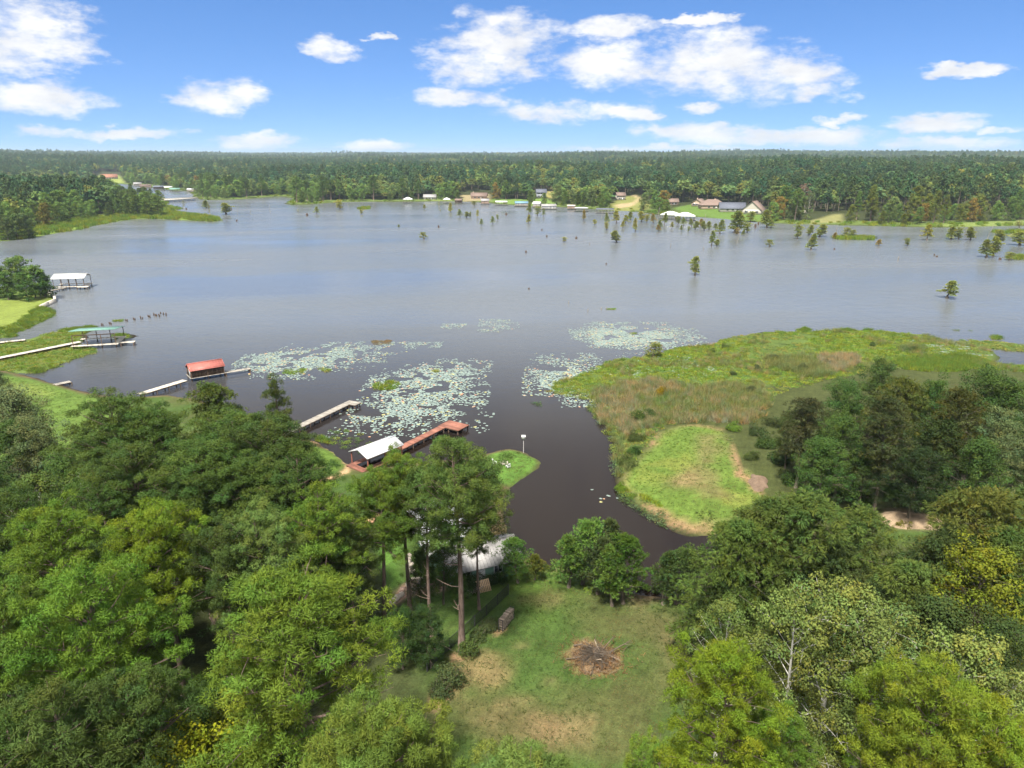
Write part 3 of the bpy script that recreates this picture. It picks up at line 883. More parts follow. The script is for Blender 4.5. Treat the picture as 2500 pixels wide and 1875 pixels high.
def shrub_mesh(seed, H=1.4, rad=1.1, n=1800, ls=0.10, stems=9, pointed=False):
    rng = np.random.default_rng(seed)
    g = Geo()
    for i in range(stems):
        a = rng.uniform(0, 6.28); rr = rad * rng.uniform(0.3, 0.8)
        g.tube([(0.1 * math.cos(a), 0.1 * math.sin(a), 0), (rr * .5 * math.cos(a), rr * .5 * math.sin(a), H * .5), (rr * math.cos(a), rr * math.sin(a), H * .85)], [0.035, 0.025, 0.01], 4, cap=False)
    u = unit(rng.normal(size=(n, 3))) * rng.uniform(0.45, 1, (n, 1)) ** 0.5
    u[:, 2] = np.abs(u[:, 2])
    lob = unit(rng.normal(size=(9, 3))) * rng.uniform(.35, .75, (9, 1)); lob[:, 2] = np.abs(lob[:, 2]) * .9
    pick = rng.integers(0, 9, n); us = rng.uniform(.35, .6, 9)[pick][:, None]
    u = np.where(rng.uniform(0, 1, (n, 1)) < .75, lob[pick] + u * us, u * .7)
    lump = 0.82 + 0.36 * fbm(u[:, 0] * 3 + 9, u[:, 1] * 3 + u[:, 2] * 2, 1.0, 3, seed)
    P = u * lump[:, None] * np.array([rad, rad, H])
    P[:, 2] += 0.05
    N = unit(u + rng.normal(0, 0.5, u.shape))
    fol = Geo()
    V, F, c = leaves(rng, P, N, ls, tints(rng, n, 0.2, 0.10))
    fol.add(V, F); fol.c = [c]
    return g, fol

# ------------------------------------------------------------------ prototypes
PROTO = {}
def proto(key, pair, bark, smooth_wood=True, leafm=None):
    w, f = pair
    PROTO[key] = (w.mesh('trunk', bark, True), f.mesh('crown', leafm or M_LEAF), f.v[0])

# close pines, 22 m and 20 m
for i, sh in enumerate(['round', 'round', 'oval', 'round']):
    proto(f'pine{i}', pine_mesh(100 + i, H=22, base=[.5, .55, .5, .45][i], rad=[5.2, 4.6, 4.2, 5.6][i], limbs=[52, 48, 48, 56][i], shape=sh, per=8, dead=5), M_PINEBARK)
proto('pine_tall', pine_mesh(111, H=23, base=.55, rad=4.6, limbs=56, shape='oval', per=8, dead=10), M_PINEBARK)
proto('pine_near', pine_mesh(113, H=22, base=.6, rad=4.9, limbs=44, shape='round', per=8, tuft=16, nb=60, tl=0.2, tw=0.04, cr=0.85, mind=.95, ball=.23), M_PINEBARK)
proto('pine_cone', pine_mesh(112, H=22, base=.25, rad=4.2, limbs=54, shape='cone', per=7, tuft=10, nb=32, cr=.8, mind=.75), M_PINEBARK)
# hardwoods
proto('oak0', broad_mesh(200, H=16, base=.22, rad=5.4, limbs=34, per=7, nl=105), M_BARK)
proto('oak1', broad_mesh(201, H=18, base=.2, rad=5.0, limbs=36, per=7, nl=105, shape='oval'), M_BARK)
proto('gum0', broad_mesh(202, H=20, base=.18, rad=4.4, limbs=42, per=6, nl=105, shape='oval', ls=0.21), M_BARK)
proto('yellow_oak', broad_mesh(203, H=15, base=.3, rad=4.6, limbs=32, per=6, nl=70, cr=0.85, ls=0.21), M_BARK)
proto('sycamore0', broad_mesh(204, H=19, base=.30, rad=6.0, limbs=26, per=6, nl=105, cr=0.9, ls=0.22, shape='vase', lateral=.26, inner=.62, flat=.9), M_PALEBARK)
proto('sycamore1', broad_mesh(205, H=18, base=.28, rad=6.4, limbs=24, per=6, nl=105, cr=0.9, ls=0.22, shape='dome', lateral=.26, inner=.62, flat=.9), M_PALEBARK)
# cypress and willow like trees
proto('cypress0', cypress_mesh(300, H=17, base=.12, rad=5.4, limbs=44, per=7, shape='oval'), M_BARK)
proto('cypress1', cypress_mesh(301, H=16, base=.12, rad=5.0, limbs=42, per=7, shape='dome'), M_BARK)
proto('cypress_tall', cypress_mesh(302, H=20, base=.36, rad=4.6, limbs=44, per=6, shape='oval'), M_BARK)
proto('young_cypress', cypress_mesh(303, H=8, base=.2, rad=2.6, limbs=30, per=5, sprays=18, nb=6, sl=.38, sw=.06, cr=.55, shape='oval', droop=.15), M_BARK)
proto('young_cypress1', cypress_mesh(304, H=7, base=.22, rad=2.3, limbs=28, per=5, sprays=18, nb=6, sl=.36, sw=.06, cr=.5, shape='cone', droop=.1), M_BARK)
# lighter ones for 150 to 700 m
for i in range(3):
    proto(f'mid_broad{i}', broad_mesh(400 + i, H=16, base=.06, rad=[5.2, 4.8, 5.6][i], limbs=24, per=5, nl=30, ls=0.62, cr=1.45, shape=['dome', 'oval', 'dome'][i]), M_BARK)
    proto(f'mid_pine{i}', pine_mesh(420 + i, H=22, base=[.45, .5, .3][i], rad=4.4, limbs=26, per=4, tuft=6, nb=7, tl=0.6, tw=0.32, mind=0.0, cr=1.1, ball=.45, shape=['round', 'oval', 'cone'][i], tri=True), M_PINEBARK)
    proto(f'mid_cypress{i}', cypress_mesh(440 + i, H=15, base=.04, rad=[3.8, 3.4, 4.2][i], limbs=26, per=4, sprays=12, nb=3, sl=1.0, sw=.36, cr=1.15, shape=['oval', 'cone', 'dome'][i], droop=.4), M_BARK)
# cypresses standing in the lake
for i, (sh, rd) in enumerate([('oval', 2.4), ('cone', 2.2), ('flat', 3.0), ('oval', 1.7), ('cone', 3.0)]):
    proto(f'lake_cypress{i}', cypress_mesh(460 + i, H=9, base=.14, rad=rd, limbs=20, per=4, sprays=14, nb=3, sl=.65, sw=.26, cr=.75, shape=sh, droop=.15, flare=.55), M_BARK)
proto('lake_bush', cypress_mesh(470, H=5, base=.16, rad=2.7, limbs=18, per=4, sprays=10, nb=3, sl=.5, sw=.2, cr=.7, shape='dome', droop=.2, flare=.5), M_BARK)
proto('bare_cypress', cypress_mesh(471, H=9, base=.2, rad=1.6, limbs=14, per=3, sprays=7, nb=3, sl=.5, sw=.2, cr=.55, shape='flat', droop=.1, flare=.45), M_DEADWOOD)
# shrubs
for i in range(3): proto(f'shrub{i}', shrub_mesh(500 + i, H=[1.5, 1.3, 1.8][i], rad=[1.25, 1.1, 1.4][i], n=2600, ls=0.11), M_BARK)
for i in range(2): proto(f'bush{i}', shrub_mesh(510 + i, H=2.6, rad=2.3, n=3400, ls=0.2), M_BARK)

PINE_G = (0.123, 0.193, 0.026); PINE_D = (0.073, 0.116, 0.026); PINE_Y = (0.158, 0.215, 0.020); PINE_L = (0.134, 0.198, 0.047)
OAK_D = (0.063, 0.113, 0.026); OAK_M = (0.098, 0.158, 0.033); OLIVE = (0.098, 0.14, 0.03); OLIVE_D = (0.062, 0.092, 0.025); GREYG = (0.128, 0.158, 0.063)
YELLOW = (0.284, 0.284, 0.018); SYC = (0.15, 0.19, 0.045); FRESH = (0.128, 0.224, 0.041)

def plant(key, name, label, loc, scale=1.0, color=OAK_M, rz=0.0, group=None, cat='tree', lean=(0, 0), sxy=None, bare_crown='crown'):
    w, f = PROTO[key][:2]
    o = thing(name, label, cat, loc, rz, group)
    s = sxy if sxy is not None else scale
    o.scale = (s, s, scale)
    o.rotation_euler = (lean[0], lean[1], rz)
    a = link('trunk' if cat == 'tree' else 'stems', w, o)
    c = link(bare_crown if cat == 'tree' else 'foliage', f, o)
    if cat != 'tree': color = tuple(0.85 * q_ for q_ in color)
    c.color = (*color, 1); a.color = (1, 1, 1, 1)
    return o

def top_spot(px, py, h):
    """Foot of a tree of height h whose top shows at a picture point."""
    z = 0.0
    for _ in range(12):
        p = flat_pt(px, py, z + h)
        z = 0.5 * z + 0.5 * max(0.0, hz(p[0], p[1]))
    return (float(p[0]), float(p[1]), max(0.0, hz(p[0], p[1])) - 0.08)
PH = {k: float(m[2][:, 2].max()) for k, m in PROTO.items()}
PR = {k: float(np.percentile(np.hypot(m[2][:, 0], m[2][:, 1]), 97)) for k, m in PROTO.items()}
# ------------------------------------------------------------------ near trees, placed by where their tops stand
rngT = np.random.default_rng(7)
def tree(key, name, label, px, py, h, color, w=None, group=None, jitter=0.08, cat='tree', lean=(0, 0)):
    loc = top_spot(px, py, h)
    s = h / PH[key]
    c = 0.84 * np.array(color) * (1 + rngT.normal(0, jitter)) * (1 + rngT.normal(0, 0.04, 3))
    return plant(key, name, label, loc, s, tuple(np.clip(c, .005, .6)), rngT.uniform(0, 6.28), group, cat, lean, sxy=(s * w if w else s))

GW = 'pines crowded in the dense wood between the lawns'
BACK_L = ['dark pine at the lawn corner of the dark clump, nearest the small low dock', 'dark round pine behind the corner pine of the dark clump', 'broad dark pine below the olive feathery tree', 'dark domed pine in the middle of the dark clump',
          'dark pine directly below the tall pointed conifer', 'dark pine whose limbs reach out over the sandy shore path', 'dark pine where the dark clump meets the lawn and the bright pines', 'dark pine filling the inner side of the dark clump', 'dark pine between the domed pine and the sandy shore path']
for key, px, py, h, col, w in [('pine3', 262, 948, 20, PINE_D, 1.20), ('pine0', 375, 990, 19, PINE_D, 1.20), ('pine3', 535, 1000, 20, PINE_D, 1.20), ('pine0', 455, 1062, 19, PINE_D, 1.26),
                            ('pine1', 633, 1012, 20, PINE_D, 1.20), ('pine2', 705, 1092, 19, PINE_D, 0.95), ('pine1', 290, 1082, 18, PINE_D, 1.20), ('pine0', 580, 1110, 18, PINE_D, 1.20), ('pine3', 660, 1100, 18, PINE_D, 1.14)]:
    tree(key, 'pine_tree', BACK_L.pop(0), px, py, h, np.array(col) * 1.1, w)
tree('cypress1', 'cypress_tree', 'olive feathery tree rising beside the red roofed boathouse walkway', 508, 924, 16, OLIVE, 0.95)
tree('pine_cone', 'pine_tree', 'tall pointed conifer standing above the dark pines by the water', 661, 902, 20, (.075, .10, .022), 0.85)
tree('oak0', 'hardwood_tree', 'grey green spreading hardwood at the edge of the lawn with pale limbs', 30, 935, 15, GREYG, 1.0)
tree('oak1', 'hardwood_tree', 'grey green hardwood tree standing low beside the sloping lawn', 55, 1010, 13, GREYG, 1.0)
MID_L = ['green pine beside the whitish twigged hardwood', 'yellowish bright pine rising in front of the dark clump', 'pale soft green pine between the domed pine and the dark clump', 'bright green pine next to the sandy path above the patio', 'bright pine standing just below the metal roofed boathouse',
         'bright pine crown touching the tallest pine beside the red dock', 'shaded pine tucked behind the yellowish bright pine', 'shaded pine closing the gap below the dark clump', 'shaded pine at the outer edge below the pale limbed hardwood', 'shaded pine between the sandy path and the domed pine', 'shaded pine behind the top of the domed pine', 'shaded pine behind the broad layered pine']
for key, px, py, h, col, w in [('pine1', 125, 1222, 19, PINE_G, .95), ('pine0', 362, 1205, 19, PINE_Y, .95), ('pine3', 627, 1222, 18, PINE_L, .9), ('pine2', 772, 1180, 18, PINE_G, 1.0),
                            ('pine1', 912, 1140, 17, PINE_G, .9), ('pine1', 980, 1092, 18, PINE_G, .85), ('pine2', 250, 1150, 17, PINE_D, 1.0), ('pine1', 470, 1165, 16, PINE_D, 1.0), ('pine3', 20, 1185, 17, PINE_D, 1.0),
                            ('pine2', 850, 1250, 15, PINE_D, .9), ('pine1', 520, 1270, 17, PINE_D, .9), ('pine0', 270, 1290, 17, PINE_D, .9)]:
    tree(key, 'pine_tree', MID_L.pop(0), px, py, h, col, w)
tree('pine3', 'pine_tree', 'broad bright green pine with layered limbs beside the yellow leaved tree', 226, 1358, 21, PINE_G, .95)
tree('pine0', 'pine_tree', 'largest domed pine leaning its crown over the fence end of the lawn', 735, 1398, 22, PINE_G, 1.15)
tree('pine_near', 'pine_tree', 'bright green pine with long needle tufts cut by the lower lawn edge', 955, 1712, 21.5, (.125, .18, .03), .85)
tree('pine_near', 'pine_tree', 'pale green pine top with spiky tufts rising in front of the worn lawn', 1300, 1800, 21.5, (.14, .20, .045), .8)
tree('pine2', 'pine_tree', 'shaded deep green pine in the wood beside the domed pine', 90, 1640, 20, PINE_D, 1.1)
tree('pine1', 'pine_tree', 'shaded deep green pine in the wood under the broad bright pine', 280, 1660, 18, PINE_D, 1.0)
tree('pine0', 'pine_tree', 'deep green pine on the outer side of the broad bright pine', -60, 1400, 20, PINE_G, 1.0)
tree('pine3', 'pine_tree', 'deep green pine below the outer wood edge', -40, 1760, 19, PINE_D, 1.0)
tree('yellow_oak', 'hardwood_tree', 'yellow green hardwood with thin pale branches among the pines', 470, 1735, 14, YELLOW, .95)
tree('yellow_oak', 'hardwood_tree', 'green hardwood with yellowing tips behind the yellow leaved tree', 560, 1680, 13, (.11, .14, .02), .9)
tree('sycamore1', 'hardwood_tree', 'pale limbed hardwood with loose green crown beside the bright pines', 85, 1140, 16, OAK_M, .8)
tree('sycamore0', 'hardwood_tree', 'hardwood with bare whitish twigs showing through its green crown', 215, 1135, 14, OAK_M, .8)
# the group by the house
tree('pine_tall', 'pine_tree', 'tallest pine with long bare trunk standing at the black mesh fence', 1112, 1052, 21.5, np.array(PINE_D) * 1.25, .95)
tree('pine1', 'pine_tree', 'slim pine with long bare trunk beside the tallest pine', 1035, 1135, 17.5, PINE_D, .75)
tree('pine2', 'pine_tree', 'slim pine with bare trunk standing in front of the house roof', 1165, 1200, 13, PINE_D, .75)
tree('gum0', 'hardwood_tree', 'tall dense dark green hardwood between the house and the creek', 1192, 1110, 13, (.058, .088, .02), .95)
tree('oak1', 'hardwood_tree', 'dark shade tree covering the middle of the pale metal roof', 1075, 1270, 9.5, OAK_D, .8)
tree('oak0', 'hardwood_tree', 'dark shade tree over the stone bordered patio', 1020, 1330, 7.5, OAK_D, .72)
tree('oak0', 'hardwood_tree', 'dark shade tree between the patio and the green gable wall', 1120, 1390, 5.5, OAK_D, .62)
tree('oak1', 'hardwood_tree', 'leafy dark green tree filling the corner inside the mesh fence', 1045, 1475, 6.5, (.038, .075, .018), 1.15)
tree('oak0', 'hardwood_tree', 'low leafy dark tree against the trunk of the slim pine', 975, 1478, 6.5, (.038, .075, .018), .95)
# understorey closing the wood below the pines
rngU = np.random.default_rng(31)
WOOD = np.array([G(a, b)[:2] for a, b in [(-500, 1180), (150, 1190), (480, 1230), (700, 1260), (900, 1420), (960, 1560), (1015, 1700), (960, 2000), (700, 2300), (-900, 2300)]])
n_u = 0
lo, hi = WOOD.min(0), WOOD.max(0)
while n_u < 44:
    x, y = rngU.uniform(lo[0], hi[0]), rngU.uniform(max(lo[1], 16), hi[1])
    if sdist(WOOD, [x], [y])[0] < 2.5: continue
    h = rngU.uniform(7, 12.5)
    key = ['oak0', 'oak1', 'gum0', 'cypress1'][rngU.integers(4)]
    plant(key, 'hardwood_tree', 'shaded hardwood filling the gaps beneath the pines of the wood', (x, y, hz(x, y) - .08), h / PH[key], tuple(np.array(OAK_D) * rngU.uniform(.6, 1.1)), rngU.uniform(0, 6.28), 'understorey trees of the wood', sxy=h / PH[key] * 1.15)
    n_u += 1
# young trees on the creek bank
GC = 'young cypresses on the creek bank by the lawn'
for px, py, h, c, w, key in [(1428, 1258, 8.2, FRESH, .95, 'young_cypress'), (1392, 1290, 7.0, FRESH, .95, 'young_cypress1'), (1475, 1252, 8.6, (.085, .12, .035), .85, 'young_cypress1'), (1465, 1300, 7.2, (.065, .10, .03), 1.0, 'young_cypress'),
                             (1530, 1312, 7.6, (.10, .17, .025), 1.05, 'young_cypress'), (1502, 1330, 7.0, FRESH, .9, 'young_cypress1')]:
    tree(key, 'cypress_tree', 'feathery young cypress in the cluster on the lawn bank of the creek', px, py, h, c, w, GC)
tree('young_cypress', 'cypress_tree', 'rounded young cypress standing alone beside the creek bend', 1662, 1330, 6.8, (.075, .12, .03), 1.0)
tree('young_cypress1', 'cypress_tree', 'smaller young cypress crowding the rounded one at the creek bend', 1628, 1345, 6.2, (.07, .105, .03), .95)
tree('young_cypress', 'cypress_tree', 'bright green young cypress beside the green gable wall', 1265, 1313, 5.4, (.10, .17, .03), 1.05)
tree('young_cypress1', 'cypress_tree', 'small olive bushy cypress at the water end of the lawn', 1305, 1343, 3.6, (.11, .14, .02), 1.2)
# olive cypresses right of the lawn
OLI_L = ['biggest olive cypress dome overlooking the mown point', 'olive cypress next to the creek bend and the young cypresses', 'olive cypress joined to the side of the biggest olive dome', 'olive cypress right in front of the pale dirt mound', 'light olive cypress with drooping sprays behind the yellow tipped tree', 'olive cypress rising behind the sycamore tops',
         'shaded olive cypress between the light olive one and the sycamores', 'olive cypress behind the yellow tipped hardwood', 'small shaded olive cypress at the lawn corner by the creek', 'shaded olive cypress below the biggest olive dome', 'olive cypress beyond the light olive one', 'shaded olive cypress directly behind the sycamore limbs']
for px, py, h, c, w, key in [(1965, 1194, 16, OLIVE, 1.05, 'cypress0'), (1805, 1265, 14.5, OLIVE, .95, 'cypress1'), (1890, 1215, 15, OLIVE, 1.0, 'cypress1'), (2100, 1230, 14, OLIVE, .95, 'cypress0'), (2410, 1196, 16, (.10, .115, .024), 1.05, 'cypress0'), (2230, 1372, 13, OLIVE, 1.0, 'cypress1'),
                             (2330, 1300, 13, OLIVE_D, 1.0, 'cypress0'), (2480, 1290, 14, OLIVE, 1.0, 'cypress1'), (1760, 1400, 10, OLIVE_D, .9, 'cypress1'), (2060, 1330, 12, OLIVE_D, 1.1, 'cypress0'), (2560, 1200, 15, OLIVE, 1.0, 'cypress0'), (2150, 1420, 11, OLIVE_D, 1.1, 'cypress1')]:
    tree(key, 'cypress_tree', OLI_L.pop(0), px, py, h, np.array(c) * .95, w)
tree('yellow_oak', 'hardwood_tree', 'yellow tipped hardwood standing among the olive cypresses', 2440, 1338, 15, (.14, .15, .015), 1.0)
tree('oak1', 'hardwood_tree', 'dark hardwood below the yellow tipped tree', 2440, 1480, 12, OLIVE_D, 1.1)
tree('oak0', 'hardwood_tree', 'dark hardwood behind the pale limbed sycamores', 2300, 1440, 12, OLIVE_D, 1.1)
SYC_L = ['sycamore with white limbs rising highest above the others', 'sycamore with spreading white limbs beside the highest one', 'sycamore with white limbs leaning towards the broad yellow green pine', 'small sycamore with white limbs at the lawn edge', 'sycamore with many fine white limbs behind the broad yellow green pine',
         'sycamore with bare white forks between the two yellow green pines', 'sycamore with white limbs beyond the broad yellow green pine', 'low sycamore with a white limb lying out between the pines']
for px, py, h, w, key in [(1955, 1410, 18, .85, 'sycamore0'), (2055, 1420, 17.5, .85, 'sycamore1'), (2190, 1468, 17.5, .9, 'sycamore0'), (1790, 1470, 14, .7, 'sycamore1'), (2340, 1520, 17, .85, 'sycamore1'), (2130, 1580, 15, .85, 'sycamore0'), (2440, 1610, 16, .8, 'sycamore0'), (2090, 1720, 13, .8, 'sycamore1')]:
    tree(key, 'sycamore_tree', SYC_L.pop(0), px, py, h, SYC, w)
tree('pine0', 'pine_tree', 'yellow green pine at the lawn edge in front of the sycamores', 1805, 1550, 19.5, PINE_Y, .78)
tree('pine3', 'pine_tree', 'yellow green pine with broad crown beyond the sycamores', 2310, 1625, 19.5, PINE_Y, .85)
tree('pine1', 'pine_tree', 'small deep green pine under the yellow green one', 1900, 1720, 14, PINE_G, .8)
tree('pine2', 'pine_tree', 'yellow green pine partly hidden at the wood corner', 2490, 1700, 18, PINE_Y, .8)
o = plant('pine2', 'pine_tree', 'storm bent pine leaning low over the lawn edge with broken top', (*G(1800, 1905)[:2], G(1800, 1905)[2] + .3), .42, PINE_G, 0.0, None, lean=(R(8), R(-66)), sxy=.5)
# dark wood on the marsh point
GROVE_L = ['dark tree standing highest at the marsh side of the grove', 'dark tree at the marsh corner of the grove', 'yellowish olive tree in the middle of the grove top', 'dark broad tree behind the leaning trunk cypress', 'dark tree between the yellowish olive tree and the leaning trunk cypress', 'grey green tree at the outer front of the grove',
         'dark tree behind the grey green front tree', 'dark tree behind the grey olive willowy tree', 'dark filler tree behind the bare pale trunk', 'low dark tree in the shade between the two bare trunks', 'dark round tree beside the leaning bare trunk', 'low dark tree at the foot of the willowy tree',
         'dark tree at the far outer end of the grove', 'grey green tree beyond the front tree of the grove', 'low tree closing the grove above the bushes', 'small bushy tree between the reed bed and the willowy tree']
for px, py, h, c, w, key in [(2146, 869, 16, OAK_D, 1.0, 'gum0'), (2060, 915, 14, OAK_D, 1.0, 'oak1'), (2225, 918, 15, (.08, .10, .02), .9, 'cypress0'), (2412, 886, 17, OAK_D, 1.0, 'oak1'), (2300, 925, 15, OAK_D, 1.0, 'gum0'),
                             (2452, 992, 15, GREYG, 1.0, 'gum0'), (2500, 915, 16, OAK_D, 1.0, 'oak1'), (2070, 1000, 13, OAK_D, 1.0, 'oak1'), (2290, 1010, 13, (.035, .06, .016), 1.1, 'oak0'), (2250, 1075, 11, (.03, .052, .016), 1.1, 'oak1'), (2400, 1060, 12, OAK_D, 1.0, 'oak0'), (2020, 1060, 11, OAK_D, 1.0, 'oak0'),
                             (2580, 960, 15, OAK_D, 1.0, 'oak1'), (2540, 1060, 13, GREYG, 1.0, 'gum0'), (2120, 1090, 9, (.04, .07, .018), 1.0, 'oak0'), (1935, 1000, 9, (.06, .085, .022), .9, 'oak1')]:
    tree(key, 'hardwood_tree', GROVE_L.pop(0), px, py, h, np.array(c) * 1.1, w)
tree('cypress_tall', 'cypress_tree', 'grey olive willowy tree at the marsh edge of the grove', 1973, 962, 13.5, (.075, .09, .032), .95)
tree('cypress_tall', 'cypress_tree', 'olive cypress with a bare pale trunk at the front of the grove', 2184, 958, 16, (.07, .085, .026), .85)
tree('cypress_tall', 'cypress_tree', 'olive cypress with a leaning bare trunk deeper in the grove', 2366, 942, 16.5, (.075, .085, .02), .8)
# bushes and shrubs
GB = 'bushes below the grove on the marsh point'
for px, py, s, c in [(1870, 1090, .9, (.06, .10, .025)), (1905, 1130, .9, (.045, .085, .022)), (1930, 1180, .8, (.05, .09, .02)), (1990, 1160, .9, (.07, .10, .02)), (2040, 1200, .9, (.05, .09, .02)), (2100, 1230, .8, (.06, .10, .02)), (2180, 1210, .8, (.055, .10, .025)),
                     (2230, 1225, 1.0, (.04, .085, .025)), (2270, 1200, .8, (.045, .085, .025)), (2310, 1240, .8, (.05, .09, .02)), (1845, 1060, .7, (.06, .09, .03)), (1890, 1040, .8, (.07, .09, .03)), (1835, 1120, .6, (.08, .11, .03)), (2400, 1230, 1.0, OAK_D), (1960, 1230, .7, OAK_D)]:
    plant(f'bush{rngT.integers(2)}', 'bush', 'leafy green bush growing at the foot of the dark grove', G(px, py), s, c, rngT.uniform(0, 6), GB, 'bush')
for px, py, s, c, lab in [(1612, 965, .62, (.24, .17, .01), 'single golden leaved bush in the brown reed bed'), (1714, 985, .34, (.26, .19, .01), 'yellow bush on the far side of the small golden cluster'), (1708, 1000, .34, (.12, .14, .012), 'yellow green bush in the small golden cluster'),
                          (1690, 1008, .36, (.19, .16, .012), 'olive gold bush in the small golden cluster'), (1652, 1006, .27, (.28, .17, .01), 'small orange gold bush in the reed bed'), (1790, 1050, .62, (.12, .20, .03), 'bright green bush beside the mown point'),
                          (1562, 1030, .8, (.065, .10, .022), 'green bush on the reedy edge of the mown point'), (1550, 1075, .65, (.075, .10, .028), 'grey green bush beside the mown point'), (1548, 1108, .6, (.05, .10, .02), 'dark green bush above the sandy corner of the mown point'),
                          (1530, 1135, .7, (.085, .115, .03), 'olive bush on the creek side of the mown point'), (1515, 1196, .45, (.12, .20, .02), 'lime green weedy bush at the creek tip of the mown point'), (1590, 1020, .6, (.06, .10, .025), 'dark green bush behind the mown point')]:
    plant(f'bush{rngT.integers(2)}', 'bush', lab, G(px, py), s, c, rngT.uniform(0, 6), None, 'bush')
for k, (px, py, s, c, lab) in enumerate([(1093, 1672, 1.35, (.075, .10, .035), 'grey green clipped shrub beside the bare soil strip'), (1072, 1700, 1.1, (.06, .085, .03), 'grey green shrub on the bare soil strip by the wood'), (1147, 1600, .95, (.075, .11, .028), 'round shrub between the pine trunk and the log rack'),
                                     (1168, 1562, .8, (.08, .11, .035), 'middle shrub of the three beside the mesh fence'), (1200, 1535, .85, (.085, .11, .04), 'greyish shrub touching the log rack'), (1183, 1540, .7, (.085, .11, .04), 'smaller greyish shrub behind the log rack'),
                                     (1215, 1420, .95, (.04, .075, .02), 'dark shrub at the foot of the green gable wall'), (1195, 1425, .9, (.04, .07, .02), 'dark shrub behind the pallet stack'), (1130, 1450, 1.2, (.035, .06, .018), 'dark shrub on the lawn side of the patio'),
                                     (1150, 1430, 1.2, (.035, .06, .018), 'dark shrub between the house and the patio')]):
    plant(f'shrub{k % 3}', 'shrub', lab, G(px, py), s, c, rngT.uniform(0, 6), None, 'shrub')
for px, py in [(1330, 1388), (1345, 1392), (1580, 1440), (1600, 1445), (1640, 1452), (1560, 1435), (1420, 1405), (1480, 1435)]:
    plant('shrub1', 'shrub', 'low weedy shrub growing along the creek edge of the lawn', G(px, py), .5, (.06, .09, .022), rngT.uniform(0, 6), 'weedy shrubs along the creek edge', 'shrub')

# ------------------------------------------------------------------ trees of the left shores
GL = 'trees on the lawn spit'
for px, py, h, c in [(15, 628, 11.2, OAK_M), (40, 622, 11.9, OAK_M), (70, 645, 10.6, OAK_M), (96, 655, 9.2, OAK_D), (-20, 640, 11.2, OAK_M), (55, 662, 9.2, OAK_D), (-60, 635, 11.2, OAK_M), (100, 665, 7.9, OAK_D), (-110, 630, 11.2, OAK_M), (5, 660, 9.2, OAK_D)]:
    tree(f'mid_broad{rngT.integers(3)}', 'hardwood_tree', 'green hardwood shading the lawn spit by the white roofed boathouse', px, py, h, np.array(c) * 1.15, 1.15, GL)
tree('oak0', 'hardwood_tree', 'grey green tree at the corner of the marsh and lawn', -20, 900, 9, GREYG, .9)

rngP = np.random.default_rng(5)
lo, hi = PENIN.min(0), PENIN.max(0)
GP = 'trees on the marsh fringed peninsula'
n_p = 0; tries = 0
placed = []
cand = np.stack([rngP.uniform(-60, 408, 6000), rngP.uniform(472, 585, 6000)], 1)
cpt = np.array([flat_pt(a, b, 2.0) for a, b in cand]); csd = sdist(PENIN, cpt[:, 0], cpt[:, 1])
while n_p < 130 and tries < 6000:
    (px, py), p, s = cand[tries], cpt[tries], csd[tries]
    tries += 1
    if s < (20 if px < 330 else 11) + rngP.uniform(0, 5) or s > 56: continue
    if any((p[0] - a) ** 2 + (p[1] - b) ** 2 < 7.0 ** 2 for a, b in placed): continue
    placed.append((p[0], p[1]))
    front = s < 36
    key = ['mid_cypress0', 'mid_cypress1', 'mid_cypress2', 'mid_broad0'][rngP.integers(4)] if (front and rngP.uniform() < .75) else ['mid_broad0', 'mid_broad1', 'mid_broad2', 'mid_pine0', 'mid_pine2'][rngP.integers(5)]
    h = rngP.uniform(10, 16) if front else rngP.uniform(14, 20)
    c = np.array(OLIVE if 'cyp' in key else OAK_M) * rngP.uniform(.85, 1.35)
    plant(key, 'hardwood_tree', 'olive tree on the marshy rim of the wooded peninsula' if front else 'green tree in the closed wood of the peninsula', (p[0], p[1], hz(p[0], p[1]) - .1), h / PH[key], tuple(c), rngP.uniform(0, 6), GP, sxy=h / PH[key] * rngP.uniform(.95, 1.25))
    n_p += 1
tree('mid_broad0', 'hardwood_tree', 'hardwood with orange tinted top on the peninsula rim', 100, 493, 15, (.15, .13, .02), 1.1)
for px, py, h in [(30, 520, 14), (60, 518, 14), (8, 530, 12)]:
    tree('mid_broad1', 'hardwood_tree', 'pale grey green tree at the shore corner of the peninsula', px, py, h, (.085, .12, .035), 1.15, 'pale trees at the peninsula corner')

